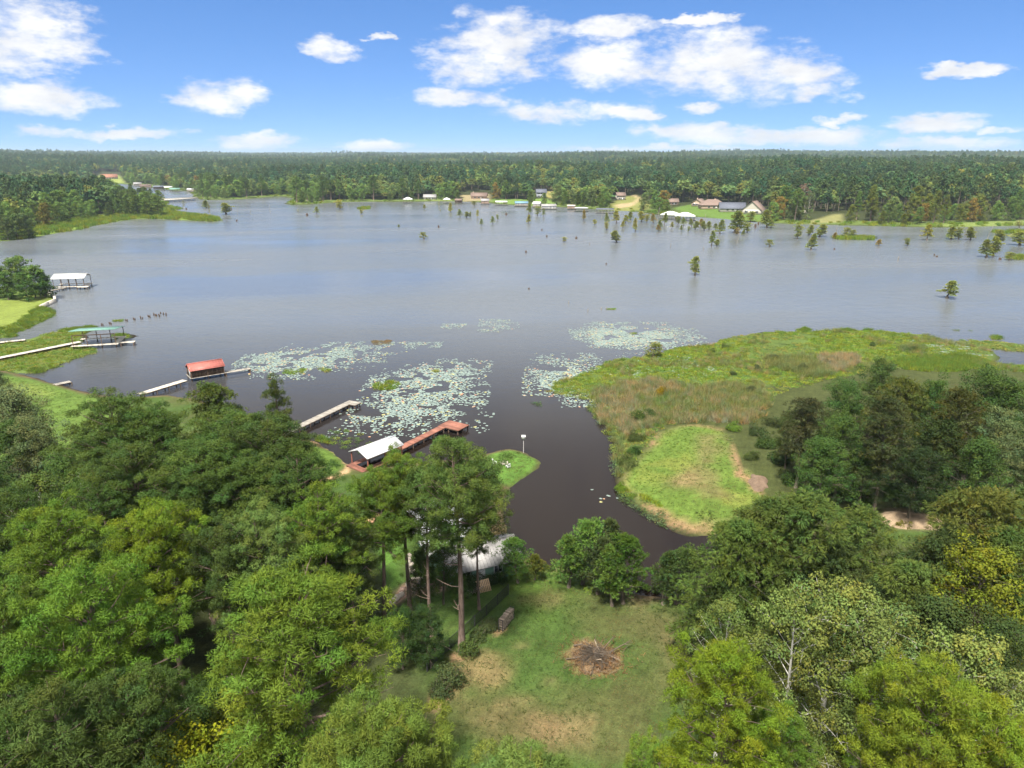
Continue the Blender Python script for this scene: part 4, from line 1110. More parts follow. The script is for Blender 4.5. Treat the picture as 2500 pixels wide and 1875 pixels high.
# ------------------------------------------------------------------ cypresses standing in the lake
def off_what(px):
    for lim, ph in ((700, 'off the marshy peninsula tip'), (1095, 'off the white hipped boathouse'), (1250, 'off the sandy bank'), (1400, 'off the blue roofed boathouse'), (1560, 'off the sandy drive'), (1690, 'off the twin white boathouse roofs'),
                    (1790, 'off the brick houses'), (1930, 'off the steep brown roofed house'), (2120, 'off the tan clearing'), (2300, 'off the olive shore wood')):
        if px < lim: return ph
    return 'off the marshy far shore meadow'
LC = [(450, 508, 18, 8, 'b'), (504, 508, 18, 16, ''), (513, 524, 26, 6, 'b'), (552, 523, 27, 24, ''), (729, 519, 8, 5, 'b'), (773, 523, 18, 12, ''), (830, 511, 23, 17, 'y'), (882, 523, 12, 8, 'y'), (1037, 511, 12, 8, 'y'), (1100, 518, 22, 10, 'y'), (1075, 517, 7, 5, 'b'),
      (1123, 530, 19, 12, ''), (1139, 531, 14, 12, ''), (1148, 531, 14, 5, ''), (1166, 531, 18, 6, 'y'), (1175, 551, 17, 9, ''), (1203, 547, 19, 10, ''), (1215, 537, 14, 6, ''), (973, 556, 8, 6, ''), (1035, 584, 17, 17, 'k'), (1158, 503, 12, 11, 'k'), (1072, 505, 14, 6, 'b'),
      (1291, 523, 29, 12, ''), (1290, 545, 20, 9, 'y'), (1312, 526, 23, 16, ''), (1327, 528, 19, 7, ''), (1425, 538, 26, 9, 'o'), (1452, 549, 13, 9, 'y'), (1482, 545, 25, 10, ''), (1481, 561, 20, 10, 'y'), (1505, 545, 30, 18, 'y'), (1527, 545, 20, 15, 'y'), (1539, 536, 19, 14, ''), (1551, 565, 32, 11, 'y'),
      (1566, 542, 25, 16, 'y'), (1579, 543, 20, 11, 'y'), (1595, 545, 24, 13, 'o'), (1622, 549, 29, 13, ''), (1608, 564, 15, 10, 'o'), (1656, 547, 20, 12, ''), (1669, 551, 20, 12, ''), (1662, 565, 16, 7, ''), (1680, 567, 15, 6, ''), (1697, 560, 20, 14, ''), (1709, 556, 22, 14, 'o'), (1719, 563, 23, 12, ''), (1731, 560, 19, 14, ''),
      (1505, 592, 28, 22, ''), (1377, 591, 13, 11, 'y'), (1737, 600, 37, 16, ''), (1750, 601, 16, 13, ''), (1795, 568, 52, 38, ''), (1799, 574, 18, 10, 'o'), (1757, 571, 34, 18, ''), (1747, 560, 14, 10, ''), (1824, 567, 24, 18, ''), (1814, 575, 14, 8, ''), (1832, 542, 25, 20, ''), (1872, 556, 42, 24, ''), (1882, 556, 20, 14, ''),
      (1946, 583, 36, 18, ''), (1975, 574, 24, 16, ''), (1980, 610, 38, 20, ''), (2001, 578, 30, 24, ''), (2038, 582, 14, 11, 'o'), (2065, 581, 25, 20, 'k'), (2080, 581, 20, 14, 'k'), (1879, 602, 17, 18, 'k'), (2145, 599, 14, 13, 'o'), (2215, 600, 19, 13, ''), (2263, 586, 38, 22, 'y'), (2322, 584, 31, 22, ''), (2340, 584, 28, 20, ''),
      (2369, 586, 31, 20, ''), (2408, 628, 42, 26, ''), (2424, 626, 48, 22, ''), (2438, 595, 33, 24, ''), (2489, 599, 32, 30, ''), (2464, 635, 19, 22, 'k'), (2488, 558, 20, 15, 'b'), (1697, 672, 45, 22, ''), (2312, 728, 44, 36, ''), (1595, 872, 36, 34, 'k'), (2540, 610, 35, 25, ''), (1612, 556, 18, 10, ''), (1640, 558, 16, 9, 'y'), (1688, 552, 18, 10, ''), (1520, 556, 17, 9, 'y')]
GK = 'cypresses standing in the lake'
LKL = {'': 'green cypress with swollen foot standing in the lake', 'y': 'yellowing cypress with swollen foot standing in the lake', 'o': 'rusty tinged cypress with swollen foot standing in the lake', 'b': 'nearly bare cypress standing in lake water', 'k': 'low spreading cypress bush on the lake water'}
SPECIAL = {(1697, 672): 'solitary slender cypress far out from the lily beds in open water', (2312, 728): 'solitary bushy cypress in open water beyond the marsh', (1595, 872): 'small rounded cypress at the rim of the lily bed and marsh', (1795, 568): 'tallest broad cypress in the lake in front of the brick houses', (1035, 584): 'lone rounded cypress in mid lake away from the others'}
for (px, py, hp, wp, k) in LC:
    p = flat_pt(px, py, 0)
    depth = float(p[1] * math.cos(PITCH) + CAM_H * math.sin(PITCH))
    h = hp * depth / 1735.0 * 1.05; w = wp * depth / 1735.0 * 1.35
    key = 'bare_cypress' if k == 'b' else 'lake_bush' if k == 'k' else f'lake_cypress{rngP.integers(5)}'
    c = {'': (.21, .24, .055), 'y': (.30, .29, .045), 'o': (.30, .23, .06), 'b': (.25, .25, .09), 'k': (.2, .215, .045)}[k]
    f = PROTO[key][1]
    s = h / PH[key]
    rad = PR[key]
    plant(key, 'cypress_tree', SPECIAL.get((px, py), LKL[k] + ' ' + off_what(px)), (float(p[0]), float(p[1]), 0), s, tuple(np.array(c) * rngP.uniform(.85, 1.15)), rngP.uniform(0, 6), None if (px, py) in SPECIAL else GK, sxy=w / 2 / rad)

# ------------------------------------------------------------------ far shore: front trees one by one, the wood behind as one mass
CLEAR = [poly_world(p) for p in ([(1635, 505), (1700, 500), (1868, 514), (1868, 545), (1790, 540), (1640, 530)], [(1125, 478), (1196, 474), (1196, 496), (1125, 496)], [(1965, 549), (1965, 541), (2035, 528), (2058, 528), (2058, 551)],
                               [(1305, 500), (1305, 480), (1340, 478), (1368, 500)], [(1205, 497), (1205, 490), (1290, 492), (1290, 502)], [(1480, 516), (1500, 500), (1540, 486), (1570, 488), (1590, 516)], [(222, 452), (245, 430), (292, 430), (308, 452)], [(2240, 556), (2300, 550), (2400, 545), (2560, 541), (2560, 556)])]
HOUSE_SPOTS = [(1170, 482, 11), (1320, 480, 12), (1514, 487, 10), (1705, 500, 11), (1735, 504, 13), (1788, 514, 13), (1840, 517, 13), (268, 436, 14), (1050, 484, 8), (1645, 505, 9), (2105, 545, 8)]
HS = [(flat_pt(a, b, 1.0), r) for a, b, r in HOUSE_SPOTS]
def blocked(x, y, pad=0.0):
    for q, r in HS:
        if (x - q[0]) ** 2 + (y - q[1]) ** 2 < (r + pad) ** 2: return True
        # keep the view from the lake open
        if abs(x - q[0] * y / q[1]) < r * .8 and -70 < y - q[1] < 0: return True
    return False
rngF = np.random.default_rng(12)
GF = 'front trees of the far shore wood'
n_f = 0; seen = []; tries = 0
cand = np.stack([rngF.uniform(-40, 2560, 16000), rngF.uniform(440, 556, 16000)], 1)
cpt = np.array([flat_pt(a, b, 0.6) for a, b in cand]); csd = sdist(FAR, cpt[:, 0], cpt[:, 1])
cok = (csd > 5) & (csd < 42)
for P in CLEAR: cok &= ~(sdist(P, cpt[:, 0], cpt[:, 1]) > -2)
while n_f < 250 and tries < 16000:
    (px, py), p, s, ok = cand[tries], cpt[tries], csd[tries], cok[tries]
    tries += 1
    x, y = float(p[0]), float(p[1])
    if not ok or blocked(x, y): continue
    dd = 8.5 if y < 900 else 14
    if any((x - a) ** 2 + (y - b) ** 2 < dd * dd for a, b in seen): continue
    seen.append((x, y))
    front = s < 14
    r = rngF.uniform()
    if front and px > 640 and r < .5: key = f'mid_cypress{rngF.integers(3)}'; h = rngF.uniform(7, 13); c = OLIVE
    elif r < .8: key = f'mid_broad{rngF.integers(3)}'; h = rngF.uniform(11, 19); c = OAK_M if rngF.uniform() < .6 else (.11, .15, .045)
    else: key = f'mid_pine{rngF.integers(3)}'; h = rngF.uniform(18, 25); c = PINE_D
    c = np.array(c) * rngF.uniform(.9, 1.5)
    lab = {'mid_c': 'olive cypress at the waterline of the far shore', 'mid_b': 'leafy hardwood at the front of the far shore wood', 'mid_p': 'tall pine at the front of the far shore wood'}[key[:5]]
    if rngF.uniform() < .05 and 'broad' in key: c = np.array([.2, .14, .03]); lab = 'hardwood with orange tinted leaves at the far shore'
    elif 2050 < px < 2420 and rngF.uniform() < .5: c = np.array([.12, .14, .025])
    lab = lab + ' ' + off_what(px).replace('off the marshy peninsula tip', 'near the bridge and inlet boathouses').replace('off', 'near')
    plant(key, 'hardwood_tree' if key[4] == 'b' else 'cypress_tree' if key[4] == 'c' else 'pine_tree', lab, (x, y, hz(x, y) - .2), h / PH[key], tuple(c), rngF.uniform(0, 6), GF, sxy=h / PH[key] * rngF.uniform(.9, 1.3))
    n_f += 1
plant('bare_cypress', 'dead_tree', 'bare reddish grey dead tree in the wood beyond the brick houses', (*G(1965, 520)[:2], G(1965, 520)[2]), 2.1, (.2, .12, .09), 0, None, sxy=3.0)
for px in (1950, 1978):
    tree('sycamore0', 'sycamore_tree', 'pale many limbed tree on the far shore beyond the brick houses', px, 468, 19, (.13, .155, .06), .9, 'pale limbed trees of the far shore')

# wood mass: instanced crowns
def far_crown(seed, kind):
    rng = np.random.default_rng(seed)
    tone = [(1, 1, 1), (1.0, 1.0, .9), (1.15, 1.02, .8), (.8, .88, 1.0), (.85, .9, .9), (1.25, 1.12, .85), (1.4, 1.2, .8), (.9, 1.0, 1.1)][seed % 8]
    if kind == 'pine':
        n = 46; H = 19
        t = rng.uniform(0, 1, n) ** .8
        rad = 4.6 * (1 - t ** 2.2) ** .55 * rng.uniform(.5, 1, n)
        a = rng.uniform(0, 6.28, n)
        C = np.stack([rad * np.cos(a), rad * np.sin(a), 6.5 + t * 10.0], 1); cr = 1.4; nl = 9; ls = 1.0
    elif kind == 'cone':
        n = 46; H = 18; t = rng.uniform(0, 1, n) ** 1.1
        rad = 3.6 * (1 - t) ** .8 * rng.uniform(.6, 1, n); a = rng.uniform(0, 6.28, n)
        C = np.stack([rad * np.cos(a), rad * np.sin(a), 4 + t * 14], 1); cr = 1.1; nl = 8; ls = 1.0
    else:
        n = 52; u = unit(rng.normal(size=(n, 3))); u[:, 2] = np.abs(u[:, 2]) * 1.15 - .15
        C = u * rng.uniform(.6, 1, (n, 1)) * np.array([4.9, 4.9, 6.0]) + np.array([0, 0, 8.5]); cr = 1.5; nl = 9; ls = 1.15
    g = Geo(); k = len(C)
    v = unit(rng.normal(size=(k, nl, 3))) * np.array([1, 1, .75])
    v[..., 2] = np.where(v[..., 2] < -.3, -v[..., 2], v[..., 2])
    P = (C[:, None] + v * cr * rng.uniform(.6, 1, (k, nl, 1))).reshape(-1, 3)
    N = unit(v.reshape(-1, 3) * .6 + [0, 0, .6] + rng.normal(0, .35, (k * nl, 3)))
    T = np.repeat(tints(rng, k, .14, .08), nl, 0)
    base = {'pine': np.array([.060, .105, .038]), 'cone': np.array([.075, .125, .04]), 'leafy': np.array([.108, .16, .048])}[kind]
    V, F, c = leaves(rng, P, N, ls * 1.25, T * base * np.array(tone) * np.array([.86, .90, .92]))
    g.add(V, F); g.c = [c]
    g.tube([(0, 0, -1), (0, 0, 13)], [.32, .12], 4, mat=1)
    return g.mesh('wood_crown', [M_FAR, M_BARK])
protoF = bpy.data.collections.new('wood_prototypes')
for i, kd in enumerate(['pine', 'leafy', 'leafy', 'pine', 'leafy', 'pine', 'leafy', 'leafy']):
    ob = bpy.data.objects.new(f'wood_crown_{i}', far_crown(900 + i, kd)); protoF.objects.link(ob)

def scatter(name, pts, rot, scl, idx, coll, label=None, sz=None):
    """One stuff object: shapes of a collection set out on points by geometry nodes."""
    me = bpy.data.meshes.new(name + '_points')
    me.vertices.add(len(pts)); me.vertices.foreach_set('co', np.asarray(pts, np.float32).ravel())
    for nm, ty, arr in (('rot', 'FLOAT', rot), ('scl', 'FLOAT', scl), ('sclz', 'FLOAT', sz if sz is not None else scl), ('idx', 'INT', idx)):
        a = me.attributes.new(nm, ty, 'POINT'); a.data.foreach_set('value', np.asarray(arr, np.float32 if ty == 'FLOAT' else np.int32))
    o = link(name, me, None, 'stuff')
    if label: o['label'] = label
    ng = bpy.data.node_groups.new(name + '_nodes', 'GeometryNodeTree')
    ng.interface.new_socket('Geometry', in_out='INPUT', socket_type='NodeSocketGeometry')
    ng.interface.new_socket('Geometry', in_out='OUTPUT', socket_type='NodeSocketGeometry')
    N, L = ng.nodes, ng.links
    gi, go = N.new('NodeGroupInput'), N.new('NodeGroupOutput')
    m2p = N.new('GeometryNodeMeshToPoints')
    ci = N.new('GeometryNodeCollectionInfo'); ci.inputs[0].default_value = coll
    ci.inputs['Separate Children'].default_value = True; ci.inputs['Reset Children'].default_value = True
    iop = N.new('GeometryNodeInstanceOnPoints')
    iop.inputs['Pick Instance'].default_value = True
    def na(nm, ty):
        a = N.new('GeometryNodeInputNamedAttribute'); a.data_type = ty; a.inputs[0].default_value = nm; return a.outputs[0]
    cx = N.new('ShaderNodeCombineXYZ'); L.new(na('rot', 'FLOAT'), cx.inputs[2])
    cs = N.new('ShaderNodeCombineXYZ'); s = na('scl', 'FLOAT'); L.new(s, cs.inputs[0]); L.new(s, cs.inputs[1]); L.new(na('sclz', 'FLOAT'), cs.inputs[2])
    L.new(gi.outputs[0], m2p.inputs[0]); L.new(m2p.outputs[0], iop.inputs['Points'])
    L.new(ci.outputs[0], iop.inputs['Instance']); L.new(na('idx', 'INT'), iop.inputs['Instance Index'])
    L.new(cx.outputs[0], iop.inputs['Rotation']); L.new(cs.outputs[0], iop.inputs['Scale'])
    L.new(iop.outputs[0], go.inputs[0])
    md = o.modifiers.new('scatter', 'NODES'); md.node_group = ng
    return o

def far_wood():
    rng = np.random.default_rng(77)
    X, Y, S = [], [], []
    y = 560.0
    while y < 10800:
        sp = 8.6 if y < 1700 else 8.6 + (y - 1700) * .0068
        hw = 0.80 * y + 140
        xs = np.arange(-hw, hw, sp)
        X.append(xs + rng.uniform(-.45, .45, len(xs)) * sp); Y.append(y + rng.uniform(-.45, .45, len(xs)) * sp); S.append(np.full(len(xs), sp / 8.6))
        y += sp
    X, Y, S = map(np.concatenate, (X, Y, S))
    s = sdist(FAR, X, Y)
    m = s > 26
    for P in CLEAR: m &= ~(sdist(P, X, Y) > -4)
    for q, r in HS:
        m &= ((X - q[0]) ** 2 + (Y - q[1]) ** 2) > (r + 5) ** 2
        m &= ~((np.abs(X - q[0] * Y / q[1]) < r * .8) & (Y < q[1]) & (Y > q[1] - 70))
    # openings: pale fields far off
    m &= ~((fbm(X, Y, 700, 3, 88) > .70) & (Y > 2600))
    # hidden hollows keep their trees, spared from view nothing is lost
    X, Y, S = X[m], Y[m], S[m]
    xs, ys = np.meshgrid(np.arange(-560, -60, 7.6), np.arange(250, 900, 7.6)); xs = xs.ravel() + rng.uniform(-3, 3, xs.size); ys = ys.ravel() + rng.uniform(-3, 3, ys.size)
    sp_ = sdist(PENIN, xs, ys); q = sp_ > 44
    X, Y, S = np.concatenate([X, xs[q]]), np.concatenate([Y, ys[q]]), np.concatenate([S, np.ones(q.sum())])
    Z = height(X, Y)
    # stands: pine blocks and leafy blocks
    stand = fbm(X, Y, 160, 3, 61); r = rng.uniform(0, 1, len(X))
    edge = np.concatenate([s[m], np.full(len(X) - m.sum(), 200.0)]) < 75
    leafy = (r < np.where(stand > .52, .35, .75)) | (edge & (r < .9))
    idx = np.where(leafy, np.array([1, 4, 6, 7, 2])[np.clip((fbm(X, Y, 90, 3, 62) * 9 - 2.4 + rng.uniform(-1.2, 1.2, len(X))).astype(int), 0, 4)], np.array([3, 0, 5])[np.clip((fbm(X, Y, 220, 3, 63) * 7 - 2 + rng.uniform(-.8, .8, len(X))).astype(int), 0, 2)])
    sc = np.where(leafy, rng.uniform(.65, 1.65, len(X)), rng.uniform(.7, 1.15, len(X))) * (1 + .12 * (S - 1))
    sz = np.where(leafy, rng.uniform(.6, 1.3, len(X)), rng.uniform(.85, 1.45, len(X))) * (.6 + .8 * fbm(X, Y, 110, 3, 64)) * np.where(edge & leafy, .82, 1.0)
    pts = np.stack([X, Y, Z - .3], 1)
    print('far wood', len(X))
    scatter('forest', pts, rng.uniform(0, 6.28, len(X)), sc, idx, protoF, 'mixed pine and hardwood forest rolling away beyond the far shore', sz)
far_wood()
# ------------------------------------------------------------------ built things: materials
M_WHITE = plain('white_paint', (0.66, 0.66, 0.64), 0.55, 0.4, 0.08)
M_WHITEROOF = plain('white_metal_roof', (0.60, 0.61, 0.62), 0.4, 0.5, 0.07, 0.8)
M_GREYROOF = plain('grey_metal_roof', (0.32, 0.31, 0.30), 0.65, 0.3, 0.28, 0.9)
M_TEAL = plain('teal_metal_roof', (0.16, 0.31, 0.25), 0.55, 0.4, 0.25, 1.1)
M_REDROOF = plain('red_metal_roof', (0.40, 0.125, 0.10), 0.55, 0.4, 0.3, 1.1)
M_SLATE = plain('slate_shingle', (0.12, 0.13, 0.16), 0.85, 0.2, 0.2, 1.5)
M_BROWNROOF = plain('brown_shingle', (0.20, 0.145, 0.12), 0.9, 0.15, 0.2, 1.5)
M_BRICK = plain('tan_brick', (0.46, 0.33, 0.25), 0.9, 0.15, 0.15, 2)
M_CREAM = plain('cream_siding', (0.47, 0.43, 0.37), 0.8, 0.2, 0.08)
M_GREENW = plain('green_siding', (0.17, 0.30, 0.22), 0.75, 0.25, 0.12, 1.0, stretch=(1, 1, 6))
M_DARKWOOD = plain('dark_wood', (0.075, 0.05, 0.035), 0.9, 0.15, 0.4, 1.2, stretch=(1, 1, 5))
M_GREYWOOD = plain('weathered_boards', (0.30, 0.275, 0.235), 0.9, 0.15, 0.35, 1.4)
M_PALEWOOD = plain('pale_boards', (0.55, 0.50, 0.42), 0.85, 0.15, 0.22, 1.4)
M_REDDECK = plain('red_stained_boards', (0.26, 0.115, 0.08), 0.85, 0.2, 0.35, 0.9)
M_RUST = plain('rust_posts', (0.16, 0.055, 0.035), 0.8, 0.2, 0.2)
M_GLASS = plain('dark_glass', (0.03, 0.035, 0.04), 0.12, 0.6, 0.1)
M_CONC = plain('concrete', (0.50, 0.46, 0.40), 0.9, 0.15, 0.18, 1.0)
M_STONE = plain('field_stone', (0.42, 0.37, 0.31), 0.9, 0.15, 0.25, 3.0)
M_BLACK = plain('black_metal', (0.02, 0.02, 0.022), 0.5, 0.4, 0.1)
M_BLUE = plain('blue_metal_roof', (0.16, 0.30, 0.40), 0.5, 0.4, 0.12)
M_LOG = plain('split_logs', (0.30, 0.25, 0.20), 0.9, 0.1, 0.3, 5.0)
M_LUMBER = plain('new_lumber', (0.58, 0.40, 0.24), 0.8, 0.2, 0.15, 3.0)
M_STRAWP = plain('dead_straw', (0.19, 0.13, 0.075), 0.95, 0.05, 0.3, 3.0)
M_MAROON = plain('maroon_plastic', (0.22, 0.03, 0.05), 0.4, 0.4, 0.1)
M_BRUSH = plain('brush_wood', (0.105, 0.085, 0.066), .9, .1, .35, 4.0)
M_ORANGE = plain('terracotta', (0.30, 0.15, 0.10), 0.9, 0.1, 0.15)

def frame_from(a, b):
    """Position and heading of a run from picture-placed point a to b."""
    dx, dy = b[0] - a[0], b[1] - a[1]
    return math.hypot(dx, dy), math.atan2(dy, dx)

def boards(g, x0, x1, y0, y1, z, bw=0.16, gap=0.03, th=0.045, rng=None, along_x=False):
    """Deck boards laid across the run."""
    rng = rng or np.random.default_rng(3)
    lo, hi = (y0, y1) if along_x else (x0, x1)
    n = max(1, int((hi - lo) / (bw + gap)))
    for i in range(n):
        c = lo + (i + .5) * (hi - lo) / n
        t = rng.uniform(.72, 1.25); e = rng.uniform(-.03, .03); dz = rng.uniform(-.006, .006)
        if along_x: g.box(((x0 + x1) / 2, c, z + dz), (x1 - x0 + e, bw, th), col=(t, t, t))
        else: g.box((c, (y0 + y1) / 2 + e, z + dz), (bw, y1 - y0, th), col=(t, t, t))
    return g

def pilings(parent, spots, z0, z1, r, m):
    g = Geo(); g.tube([(0, 0, z0), (0, 0, z1)], [r * 1.1, r], 7); me = g.mesh('piling', m)
    for x, y in spots:
        o = link('piling', me, parent); o.location = (x, y, 0)

def dock(name, label, pa, pb, width, z=0.75, m=M_GREYWOOD, plat=None, pm=M_DARKWOOD, cat='dock', rail=False, bw=.3):
    """Walkway on piles from picture point pa to pb; plat = (x0, x1, y0, y1) platform in its own axes."""
    a, b = flat_pt(*pa, z), flat_pt(*pb, z)
    L, h = frame_from(a, b)
    if plat == 'end': plat = (L - 1.6, L + .3, -2.0, .75)
    t = thing(name, label, cat, (float(a[0]), float(a[1]), 0), h)
    g = boards(Geo(), 0, L, -width / 2, width / 2, z, bw)
    if plat: boards(g, plat[0], plat[1], plat[2], plat[3], z + .003, bw)
    g.obj('decking', m, t, kind='stuff')
    for s in (-1, 1):
        Geo().box((L / 2, s * (width / 2 - .08), z - .13), (L, .07, .2)).obj('stringer', pm, t)
    sp = [(x, s * (width / 2 - .1)) for x in np.arange(.6, L, 2.6) for s in (-1, 1)]
    if plat: sp += [(x, y) for x in np.linspace(plat[0] + .2, plat[1] - .2, 3) for y in np.linspace(plat[2] + .2, plat[3] - .2, 3)]
    pilings(t, sp, -1.4, z - .03, .11, pm)
    if plat:
        Geo().box(((plat[0] + plat[1]) / 2, (plat[2] + plat[3]) / 2, z - .15), (plat[1] - plat[0] - .1, plat[3] - plat[2] - .1, .16)).obj('platform_frame', pm, t)
    if rail:
        for s in (-1, 1):
            gg = Geo().box((L / 2, s * width / 2, z + .95), (L, .06, .06))
            for x in np.arange(.5, L, 2.0): gg.box((x, s * width / 2, z + .45), (.06, .06, .92))
            gg.obj('railing', pm, t)
    return t, L, h

def gable_roof(g, L, W, z, rise, over=.4, th=.08, seams=0, col=None):
    """Gable roof, ridge along X."""
    w = W / 2 + over; l = L / 2 + over
    sl = math.atan2(rise, W / 2); zo = z - over * math.tan(sl)
    for s in (-1, 1):
        top = [(-l, 0, z + rise), (l, 0, z + rise), (l, s * w, zo), (-l, s * w, zo)]
        bot = [(x, y, q - th) for x, y, q in top]
        f = [(0, 1, 2, 3), (7, 6, 5, 4), (0, 4, 5, 1), (1, 5, 6, 2), (2, 6, 7, 3), (3, 7, 4, 0)]
        g.add(top + bot, f, 0, col)
        if seams:
            n = int(2 * l / seams)
            for i in range(n + 1):
                x = -l + .03 + i * (2 * l - .06) / n
                ln = math.hypot(w, z + rise - zo)
                g.box((x, s * w / 2, (z + rise + zo) / 2 + .02), (.05, ln, .045), rx=-s * math.atan2(z + rise - zo, w), col=col)
    g.box((0, 0, z + rise + .01), (2 * l, .3, .05), col=col)
    return g

def hip_roof(g, L, W, z, rise, over=.5, col=None):
    l, w = L / 2 + over, W / 2 + over
    r = max(L / 2 - W / 2, .05)
    V = [(-l, -w, z), (l, -w, z), (l, w, z), (-l, w, z), (-r, 0, z + rise), (r, 0, z + rise)]
    g.add([(x, y, q) for x, y, q in V] , [(0, 1, 5, 4), (2, 3, 4, 5)], 0, col)
    g.add(V, [(1, 2, 5), (3, 0, 4)], 0, col)
    g.add([(-l, -w, z - .15), (l, -w, z - .15), (l, w, z - .15), (-l, w, z - .15), (-l, -w, z), (l, -w, z), (l, w, z), (-l, w, z)], [(0, 3, 2, 1), (0, 1, 5, 4), (1, 2, 6, 5), (2, 3, 7, 6), (3, 0, 4, 7)], 0, col)
    return g

def window(parent, side, u, z, w, h, L, W, fm=None, gm=None):
    """Framed window on wall side ('f' = -Y, 'b' = +Y, 'l' = -X, 'r' = +X)."""
    fm = fm or M_WHITE
    g = Geo(); p = Geo()
    def put(gg, du, dz, sw, sh, d, off):
        if side in 'fb':
            y = (-W / 2 - off) if side == 'f' else (W / 2 + off)
            gg.box((u + du, y, z + dz), (sw, d, sh))
        else:
            x = (-L / 2 - off) if side == 'l' else (L / 2 + off)
            gg.box((x, u + du, z + dz), (d, sw, sh))
    for du, dz, sw, sh in ((0, h / 2, w + .16, .1), (0, -h / 2, w + .16, .1), (-w / 2, 0, .1, h - .1), (w / 2, 0, .1, h - .1), (0, 0, .06, h - .1)):
        put(g, du, dz, sw, sh, .09, .045)
    put(p, 0, 0, w - .1, h - .1, .03, .02)
    o = g.obj('window', fm, parent)
    p.obj('pane', gm or M_GLASS, o)
    return o

def house(name, label, loc, rz, L, W, Hw, roof, rise, mw, mr, wins=(), door=None, chimney=None, over=.5, gable_mat=None, porch=None, cat='house', seams=0):
    t = thing(name, label, cat, loc, rz)
    g = Geo().box((0, 0, Hw / 2 - .4), (L, W, Hw + .8))
    g.obj('wall', mw, t)
    if roof == 'gable':
        g = Geo()
        for s in (-1, 1):
            x = s * (L / 2 - .01)
            g.add([(x, -W / 2, Hw), (x, W / 2, Hw), (x, 0, Hw + rise - .09), (x - s * .2, -W / 2, Hw), (x - s * .2, W / 2, Hw), (x - s * .2, 0, Hw + rise - .09)], [(0, 1, 2), (5, 4, 3)])
        g.obj('gable', gable_mat or mw, t)
        r = gable_roof(Geo(), L, W, Hw + .02, rise, over, seams=seams).obj('roof', mr, t)
    else:
        r = hip_roof(Geo(), L, W, Hw + .02, rise, over).obj('roof', mr, t)
    if chimney:
        Geo().box((chimney[0], chimney[1], Hw + rise * .8), (.9, .8, 2.6)).box((chimney[0], chimney[1], Hw + rise * .8 + 1.35), (1.1, 1.0, .14)).obj('chimney', M_BRICK, r)
    for w in wins: window(t, *w, L, W)
    if door:
        side, u, w, h = door
        y = -W / 2 - .03 if side == 'f' else W / 2 + .03
        if side in 'fb': d = Geo().box((u, y, h / 2), (w, .06, h)).obj('door', M_WHITE, t); Geo().tube([(u + w * .38, y - .08, h * .48), (u + w * .38, y - .02, h * .48)], .04, 6).obj('handle', M_BLACK, d)
        else:
            x = -L / 2 - .03 if side == 'l' else L / 2 + .03
            d = Geo().box((x, u, h / 2), (.06, w, h)).obj('door', M_WHITE, t); Geo().tube([(x - .08, u + w * .38, h * .48), (x - .02, u + w * .38, h * .48)], .04, 6).obj('handle', M_BLACK, d)
    return t

